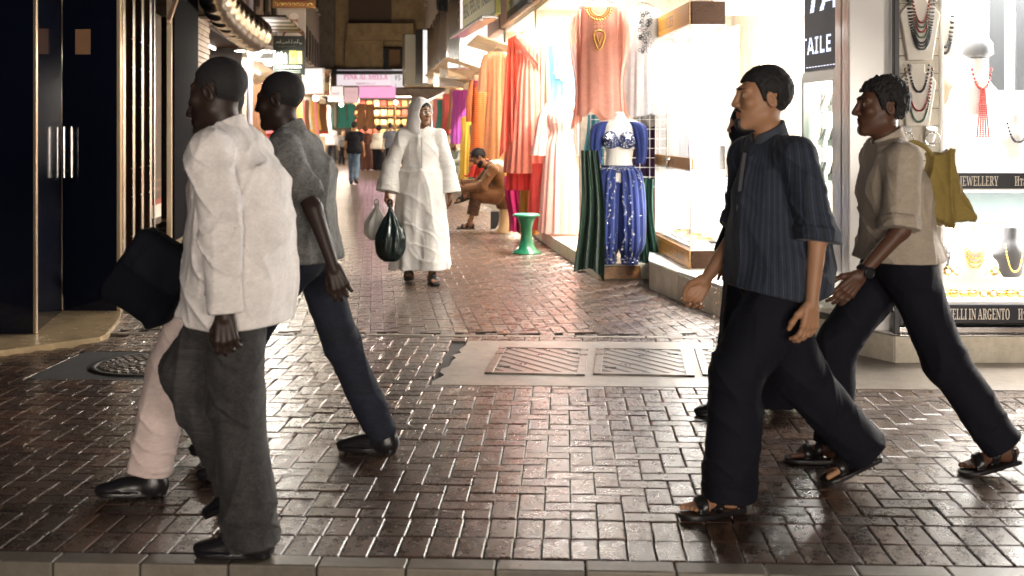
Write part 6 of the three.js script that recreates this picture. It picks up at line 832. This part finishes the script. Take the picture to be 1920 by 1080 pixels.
const manB = person({ label: 'man in a grey shirt and dark jeans walking behind the white shirt', height: 1.835, seed: 9, pos: V(-0.94, 0.004, -5.32), turn: LEFTWARD - 0.12, skin: darkSkin, feet: 'shoe', headCell: 0.005,
  pose: { plant: true, lean: 5, hunch: 6, head: { yaw: -4, pitch: 7 }, legR: { thigh: -19, knee: 6, foot: 0 }, legL: { thigh: 22, knee: 8, foot: 6 }, armL: { sh: -33, out: 11, elbow: 12 }, armR: { sh: 20, out: 6, elbow: 18 }, handL: { curl: 0.6 } },
  trousers: { mat: jeans, wide: 0.96, hem: 0.062, long: 0.03 }, top: { mat: greyShirt, collar: greyShirt, hemY: 0.84, sleeve: 0.42, loose: 0.012, fold: 0.018 }, hair: { thick: 0.002, rough: 0.0012 } });
const manC = person({ label: 'man in pale pinkish clothes almost hidden behind the white shirt', height: 1.76, seed: 14, pos: V(-1.22, 0.004, -4.85), turn: LEFTWARD + 0.05, skin: darkSkin, feet: 'shoe', headCell: 0.005,
  pose: { plant: true, lean: -4, hunch: 3, head: { yaw: 4, pitch: 4 }, legL: { thigh: 22, knee: 10, foot: 2 }, legR: { thigh: -3, knee: 8, foot: -4 }, armL: { sh: -6, out: 8, elbow: 14 }, armR: { sh: 14, out: 8, elbow: 20 } },
  trousers: { mat: cloth([0.72, 0.58, 0.54]), wide: 1.15, hem: 0.085, long: 0.0, fold: 0.01 }, top: { mat: cloth([0.55, 0.46, 0.42]), collar: cloth([0.55, 0.46, 0.42]), hemY: 0.82, fold: 0.008 }, hair: { thick: 0.007, rough: 0.002 } });
const manD = person({ label: 'man in a dark striped blue shirt and black trousers with sandals', height: 1.825, seed: 21, pos: V(1.07, 0.004, -4.7), turn: LEFTWARD + 0.28, skin: tanSkin, fat: 0.026, feet: 'sandal', headCell: 0.004, face: { nose: 0.55 },
  pose: { plant: true, lean: 3, hunch: 5, twist: 6, head: { yaw: -10, pitch: -2 }, legL: { thigh: 21, knee: 5, foot: 0 }, legR: { thigh: -18, knee: 24, foot: -20 }, armL: { sh: -9, out: 13, elbow: 18 }, armR: { sh: 2, out: 6, elbow: 34, inn: 0 }, handL: { curl: 0.55 }, handR: { curl: 0.8 } },
  trousers: { mat: blackCloth, wide: 1.2, hem: 0.092, long: 0.035, fold: 0.016, cell: 0.0095 }, top: { mat: cloth([0.052, 0.063, 0.088], { map: stripeTex }), collar: cloth([0.045, 0.055, 0.075]), hemY: 0.8, sleeve: 0.56, roll: true, loose: 0.016, fold: 0.016, sleeveW: 1.16, cuffW: 0.06, hemCurve: 0.06, cell: 0.0085 },
  hair: { thick: 0.009, line: 0.062, rough: 0.004 }, beard: { chin: true, thick: 0.007 }, moustache: true, brows: true,
  after: (t, J, top) => { part(top, 'placket', sheet(2, 20, (u, v) => [0.012 + u * 0.028, 1.32 - v * 0.5, 0.158 + 0.028 * sin(v * 3)]), cloth([0.3, 0.32, 0.34])); } });
const manF = person({ label: 'man in a beige shirt and dark trousers wearing a wrist watch', height: 1.80, seed: 27, pos: V(1.69, 0.004, -5.12), turn: LEFTWARD + 0.04, skin: [0.09, 0.042, 0.026], feet: 'sandal', headCell: 0.004, face: { nose: 0.85 },
  pose: { plant: true, lean: 4, hunch: 4, head: { yaw: 0, pitch: -1 }, legL: { thigh: -22, knee: 12, foot: -10 }, legR: { thigh: 25, knee: 14, foot: 0 }, armL: { sh: 8, out: 12, elbow: 36 }, armR: { sh: -14, out: 6, elbow: 14 }, handL: { curl: 0.3 } },
  trousers: { mat: blackCloth, wide: 1.12, hem: 0.075, long: 0.0, fold: 0.011 }, top: { mat: cloth([0.44, 0.37, 0.29]), collar: cloth([0.46, 0.39, 0.31]), hemY: 0.88, sleeve: 0.5, roll: true, loose: 0.006, fold: 0.016, sleeveW: 1.1, cell: 0.0085 }, hair: { thick: 0.014, line: 0.064, rough: 0.01 }, brows: true,
  after: (t, J) => { const w = J.wriL.clone().addScaledVector(J.fdL, -0.025), q = new THREE.Quaternion().setFromUnitVectors(V(0, 1, 0), J.fdL); const m = part(t, 'watch', [lathe([[0.031, -0.011], [0.034, -0.01], [0.034, 0.01], [0.031, 0.011]], 24), move(new THREE.CylinderGeometry(0.02, 0.02, 0.01, 20), 0.037, 0, 0, 0, 0, PI / 2), move(new THREE.TorusGeometry(0.02, 0.003, 6, 20), 0.042, 0, 0, 0, PI / 2)], std([0.05, 0.05, 0.055], 0.3, 0.8)); m.position.copy(w); m.quaternion.copy(q); } });
const womanE = person({ label: 'woman in a black sequined abaya half hidden by the striped shirt', height: 1.66, seed: 33, pos: V(1.315, 0.004, -6.2), turn: LEFTWARD + 0.05, skin: tanSkin, feet: 'shoe',
  pose: { plant: true, lean: 3, legL: { thigh: 16, knee: 6 }, legR: { thigh: -14, knee: 10, foot: -14 }, armL: { sh: -4, out: 10, elbow: 14 }, armR: { sh: 4, out: 8, elbow: 14 } },
  top: { name: 'abaya', mat: blackCloth, skirt: [0.17, 0.27, 0.07], sleeveW: 1.3, cuffW: 0.07, fold: 0.01, ripple: 0.14, cell: 0.012 },
  after: (t, J, top) => { part(t, 'headscarf', wrapUV(netMesh((x, y, z) => { const hx = x - J.head.x, hy = y - J.head.y, hz = z - J.head.z; let d = ellD(hx, hy, hz, 0, 0.02, -0.02, 0.1, 0.125, 0.115); d = smin(d, capD(x, y, z, [J.neck.x, J.neck.y - 0.06, J.neck.z - 0.01, J.head.x, J.head.y - 0.05, J.head.z - 0.01, 0.15, 0.09]), 0.06); d += folds(x, y, z, 0.008, 4); return smax(d, -ellD(hx, hy, hz, 0, 0.015, 0.12, 0.055, 0.022, 0.05), 0.006); }, ...around(J.head.clone().add(V(0, -0.1, 0)), 0.22, 0.28), 0.01)), blackCloth); const r = rng(6), sq = []; for (let i = 0; i < 150; i++) { const v = r(), a = (r() - 0.5) * 0.16; sq.push(move(new THREE.CylinderGeometry(0.007, 0.007, 0.003, 6), J.chest.x + a, 0.2 + v * 1.15, J.chest.z + 0.185 - (v > 0.55 ? 0.02 : -0.05), PI / 2 + r() - 0.5, 0, 0)); } part(top, 'sequins', sq, std([0.8, 0.6, 0.45], 0.3, 0.8)).userData.kind = 'stuff'; } });
const manG = person({ label: 'older man in a white robe and headcloth carrying plastic bags', height: 1.80, seed: 41, pos: at(789, 524, 11.4).setY(0.002), turn: 0.14, skin: [0.2, 0.1, 0.055], hair: { thick: 0.004, line: 0.058 }, feet: 'sandal', headCell: 0.0045, handCell: 0.005,
  pose: { plant: true, lean: 2, head: { yaw: 32, pitch: -2 }, legL: { thigh: 13, knee: 5, foot: 2 }, legR: { thigh: -10, knee: 16, foot: -14 }, armR: { sh: 4, out: 22, elbow: 6 }, armL: { sh: -4, out: 15, elbow: 8 }, handR: { curl: 1.0 } },
  top: { name: 'robe', mat: cloth([0.8, 0.765, 0.72]), collar: cloth([0.8, 0.77, 0.73]), skirt: [0.165, 0.25, 0.13], sleeve: 1.0, sleeveW: 1.22, cuffW: 0.088, fold: 0.014, ripple: 0.16, cell: 0.0105 }, brows: true,
  after: (t, J, top) => { part(top, 'placket', sheet(2, 16, (u, v) => [-0.012 + u * 0.016, 1.36 - v * 0.42, 0.162 - 0.012 * v + J.chest.z]), cloth([0.45, 0.43, 0.41]));
    const sc = part(t, 'headcloth', wrapUV(netMesh((x, y, z) => { let d = ellD(x, y, z, 0, 0.03, -0.018, 0.092, 0.11, 0.112); d = smin(d, ellD(x, y, z, 0, -0.11, -0.035, 0.115, 0.12, 0.1), 0.07); d += folds(x, y, z, 0.006, 7); d = max(abs(d) - 0.008); return smax(d, -min(ellD(x, y, z, 0.016, -0.01, 0.125, 0.098, 0.118, 0.118), ellD(x, y, z, 0.01, -0.13, 0.08, 0.07, 0.1, 0.08)), 0.012); }, ...around(V(0, -0.05, -0.01), 0.18, 0.24), 0.008)), cloth([0.82, 0.78, 0.76])); sc.applyMatrix4(J.headM);
    const gl = part(t, 'glasses', [-1, 1].flatMap((s) => [move(new THREE.TorusGeometry(0.021, 0.0022, 6, 20), s * 0.031, 0.006, 0.105), bar([s * 0.052, 0.01, 0.103], [s * 0.078, 0.012, 0.0], 0.002, 6)]).concat([bar([-0.01, 0.01, 0.108], [0.01, 0.01, 0.108], 0.002, 6)]), M.silver); gl.applyMatrix4(J.headM); } });
const kurta = cloth([0.2, 0.095, 0.038], { sheen: 0.5 });
const manH = person({ label: 'bearded man in a brown tunic sitting cross legged on a stool reading', height: 1.74, seed: 51, pos: at(948, 436, 16.9).setY(0), turn: LEFTWARD + 0.12, skin: [0.26, 0.13, 0.07], feet: 'sandal', fine: 0.85, headCell: 0.005,
  pose: { floor: 0.535, lean: 22, hunch: 24, head: { yaw: 0, pitch: 42 }, joints: { kneL: [0.1, 0.02, 0.42], ankL: [0.09, -0.39, 0.52], kneR: [-0.12, 0.1, 0.41], ankR: [0.06, 0.02, 0.6] }, armL: { sh: 34, out: 6, elbow: 50, inn: 10 }, armR: { sh: 40, out: 6, elbow: 55, inn: 14 }, legR: { foot: -12, turn: -40 }, handL: { curl: 0.6 } },
  trousers: { mat: cloth([0.09, 0.045, 0.022]), wide: 1.15, hem: 0.075, long: -0.12 }, top: { name: 'tunic', mat: kurta, collar: kurta, hemY: 0.42, lap: 0.115, lapY: 0.34, loose: 0.02, fold: 0.012, sleeveW: 1.15 }, hair: { thick: 0.017, rough: 0.005 }, beard: { thick: 0.008 }, brows: true });
const manI = person({ label: 'man in a grey tunic and white cap sitting by the purple dress', height: 1.72, seed: 57, pos: at(862, 349, 29.6).setY(0), turn: LEFTWARD + 1.0, skin: [0.22, 0.11, 0.06], feet: 'sandal', fine: 0.55,
  pose: { floor: 0.53, lean: 18, hunch: 14, head: { pitch: 22 }, legL: { thigh: 84, knee: 84, out: 10 }, legR: { thigh: 84, knee: 78, out: 10 }, armL: { sh: 38, out: 8, elbow: 50, inn: 12 }, armR: { sh: 38, out: 8, elbow: 50, inn: 12 } },
  trousers: { mat: cloth([0.26, 0.28, 0.28]), wide: 1.2, cell: 0.014 }, top: { name: 'tunic', mat: cloth([0.25, 0.29, 0.28]), lap: 0.11, lapY: 0.36, loose: 0.02, cell: 0.013 }, beard: { thick: 0.007 },
  after: (t, J) => { part(t, 'cap', lathe([[0.0, 0.135], [0.06, 0.128], [0.088, 0.1], [0.093, 0.06], [0.093, 0.045]], 24).translate(0, 0, -0.018), M.white).applyMatrix4(J.headM); } });
// walkers far down the alley
const far = (o) => person({ fine: 0.5, feet: 'shoe', seed: floor(o.pos.x * -31), hair: { thick: 0.014 }, skin: [0.3, 0.16, 0.09], headCell: 0.006, ...o });
far({ label: 'man in a black tee and blue jeans walking away', pos: at(664, 340, 31.9).setY(0), turn: PI, pose: { legL: { thigh: 12, knee: 4 }, legR: { thigh: -14, knee: 22, foot: -20 }, armR: { sh: 10, out: 12 }, armL: { sh: -8, out: 12 } }, top: { mat: blackCloth, sleeve: 0.35, loose: 0.01, cell: 0.012 }, trousers: { mat: cloth([0.12, 0.2, 0.32], { map: denimTex }), wide: 0.95, cell: 0.012 } });
far({ label: 'man in a lilac shirt and dark trousers walking away', pos: at(622, 308, 50).setY(0), turn: PI + 0.2, pose: { legL: { thigh: 14, knee: 4 }, legR: { thigh: -14, knee: 16, foot: -14 } }, top: { mat: cloth([0.5, 0.46, 0.52]), loose: 0.01, cell: 0.014 }, trousers: { mat: blackCloth, cell: 0.014 } });
far({ label: 'woman in a maroon cloak walking away', height: 1.62, pos: at(685, 320, 42.4).setY(0), turn: PI, pose: {}, top: { name: 'cloak', mat: cloth([0.09, 0.03, 0.022]), skirt: [0.2, 0.32, 0.05], cell: 0.016 }, hair: { thick: 0.03, line: 0.03, mat: cloth([0.1, 0.03, 0.02]) } });
far({ label: 'woman in a white top and long black skirt walking away', height: 1.64, pos: at(710, 319, 42).setY(0), turn: PI - 0.1, pose: { legL: { thigh: 8 } }, top: { mat: cloth([0.7, 0.68, 0.64]), loose: 0.01, cell: 0.014 }, trousers: { mat: blackCloth, wide: 1.9, hem: 0.14, long: 0.06, cell: 0.016 }, hair: { thick: 0.028, line: 0.05, mat: blackCloth } });
far({ label: 'man in a slate blue tee walking away', pos: at(732, 322, 40.5).setY(0), turn: PI + 0.15, pose: { legR: { thigh: 10 }, legL: { thigh: -10, knee: 10, foot: -8 }, armL: { sh: -6, out: 14 }, armR: { out: 12 } }, top: { mat: cloth([0.09, 0.1, 0.14]), sleeve: 0.35, loose: 0.014, cell: 0.012 }, trousers: { mat: blackCloth, cell: 0.014 } });
far({ label: 'person in dark green standing before the folded cloth shelves', pos: at(752, 315, 47).setY(0), turn: PI, pose: {}, top: { mat: cloth([0.02, 0.05, 0.04]), cell: 0.016 }, trousers: { mat: blackCloth, cell: 0.016 } });
far({ label: 'person in grey bending forward far down the alley', height: 1.5, pos: at(641, 312, 49).setY(0), turn: 0.5, pose: { lean: 14, armL: { sh: 30, elbow: 40 } }, top: { mat: cloth([0.12, 0.12, 0.13]), cell: 0.016 }, trousers: { mat: blackCloth, cell: 0.016 } });

// ---------------------------------------------------------------- things they carry
{
  const grip = local(manG, manG.joints.gripR), bag = (name, label, mat, off, w, h, seed, d) => { const f = (x, y, z) => { const v = clamp(-y / h, 0, 1), r = w * (0.12 + 0.88 * sstep(0.02, 0.62, v)) * (v > 0.75 ? sqrt(max(0.02, 1 - ((v - 0.75) / 0.27) ** 2)) : 1), an = atan2(x, z), q = hypot(x, z * 1.35) - r * (1 + 0.11 * sin(an * 7 + seed + v * 2) * (1 - v * 0.6) + 0.06 * noise3(x * 16 + seed, y * 9, z * 16)); return max(q * 0.7, y, -h - y) + 0.004 * noise3(x * 30, y * 14 + seed, z * 30); }; const t = thing(name, label, 'plastic bag', grip.clone().add(V(...off))); part(t, 'pouch', boxUV(netMesh(f, [-w * 1.4, -h - 0.03, -w * 1.3], [w * 1.4, 0.02, w * 1.3], 0.009)), mat); part(t, 'handle_loop', tube([[-0.02, -0.03, 0], [-0.015, 0.03, 0.005], [0.012, 0.035, 0.005], [0.02, -0.03, 0]], 0.008, 16, 6), mat); return t; };
  bag('black_carrier_bag', 'full shiny black plastic bag held by the man in white', std([0.012, 0.02, 0.018], 0.2), [0.02, -0.02, 0.06], 0.145, 0.55, 2); bag('white_carrier_bag', 'thin white plastic bag behind the black one', phy([0.6, 0.6, 0.56], 0.4, { transmission: 0.35, thickness: 0 }), [-0.12, -0.02, -0.05], 0.12, 0.36, 5);
}
{ // shoulder bag hanging in front of the hidden man
  const c = at(285, 522, 4.62), f = (x, y, z) => { let d = hypot(max(abs(x) - 0.06 + y * 0.12, 0), max(abs(y) - 0.085, 0), max(abs(z) - 0.02, 0)) - 0.072; d += folds(x, y, z, 0.014, 3); return d; }; const t = thing('shoulder_bag', 'sagging black shoulder bag in front of the white shirt', 'bag', c.clone()); t.rotation.z = -0.55; part(t, 'pouch', boxUV(netMesh(f, [-0.2, -0.2, -0.12], [0.2, 0.2, 0.12], 0.01)), phy([0.003, 0.0035, 0.007], 0.9, { bumpMap: weaveBump, bumpScale: 0.001, specularIntensity: 0.3 })); part(t, 'flap', boxUV(netMesh((x, y, z) => hypot(max(abs(x) - 0.09, 0), max(abs(y - 0.085) - 0.05, 0), max(abs(z - 0.03) - 0.035, 0)) - 0.038 + folds(x, y, z, 0.01, 5), [-0.17, -0.06, -0.09], [0.17, 0.2, 0.15], 0.009)), phy([0.003, 0.0035, 0.007], 0.85, { specularIntensity: 0.4 })); part(t, 'strap', tube([[0.06, 0.15, 0], [0.02, 0.24, -0.03], [-0.02, 0.36, -0.08], [-0.06, 0.48, -0.14], [-0.12, 0.58, -0.22]], 0.011, 30, 6), M.leather);
}
{ // yellow bag slung behind the beige shirt
  const c = at(1748, 352, 5.12), t = thing('yellow_bag', 'mustard yellow cloth bag slung behind the beige shirt', 'bag', c); t.scale.set(0.78, 0.95, 0.9); part(t, 'pouch', wrapUV(netMesh((x, y, z) => { const v = clamp((0.14 - y) / 0.27, 0, 1), w = 0.03 + 0.085 * sstep(0, 0.75, v), d = max(abs(x - 0.03 - 0.06 * v * v) - w, abs(z) - 0.035 - 0.03 * v, abs(y) - 0.14 + 0.35 * max(0, 0.03 - x) * v); return smax(d, d + 0.01, 0.04) - 0.02 + folds(x, y, z, 0.03, 9) + 0.008 * noise3(x * 18, y * 12, z * 18); }, [-0.12, -0.2, -0.13], [0.22, 0.2, 0.13], 0.009)), cloth([0.28, 0.2, 0.05])); part(t, 'strap', tube([[0.0, 0.14, 0.02], [-0.07, 0.19, 0.06], [-0.14, 0.21, 0.07], [-0.2, 0.17, 0.09], [-0.22, 0.06, 0.1]], 0.012, 24, 6), cloth([0.3, 0.22, 0.06]));
}
renderer.render(scene, camera);
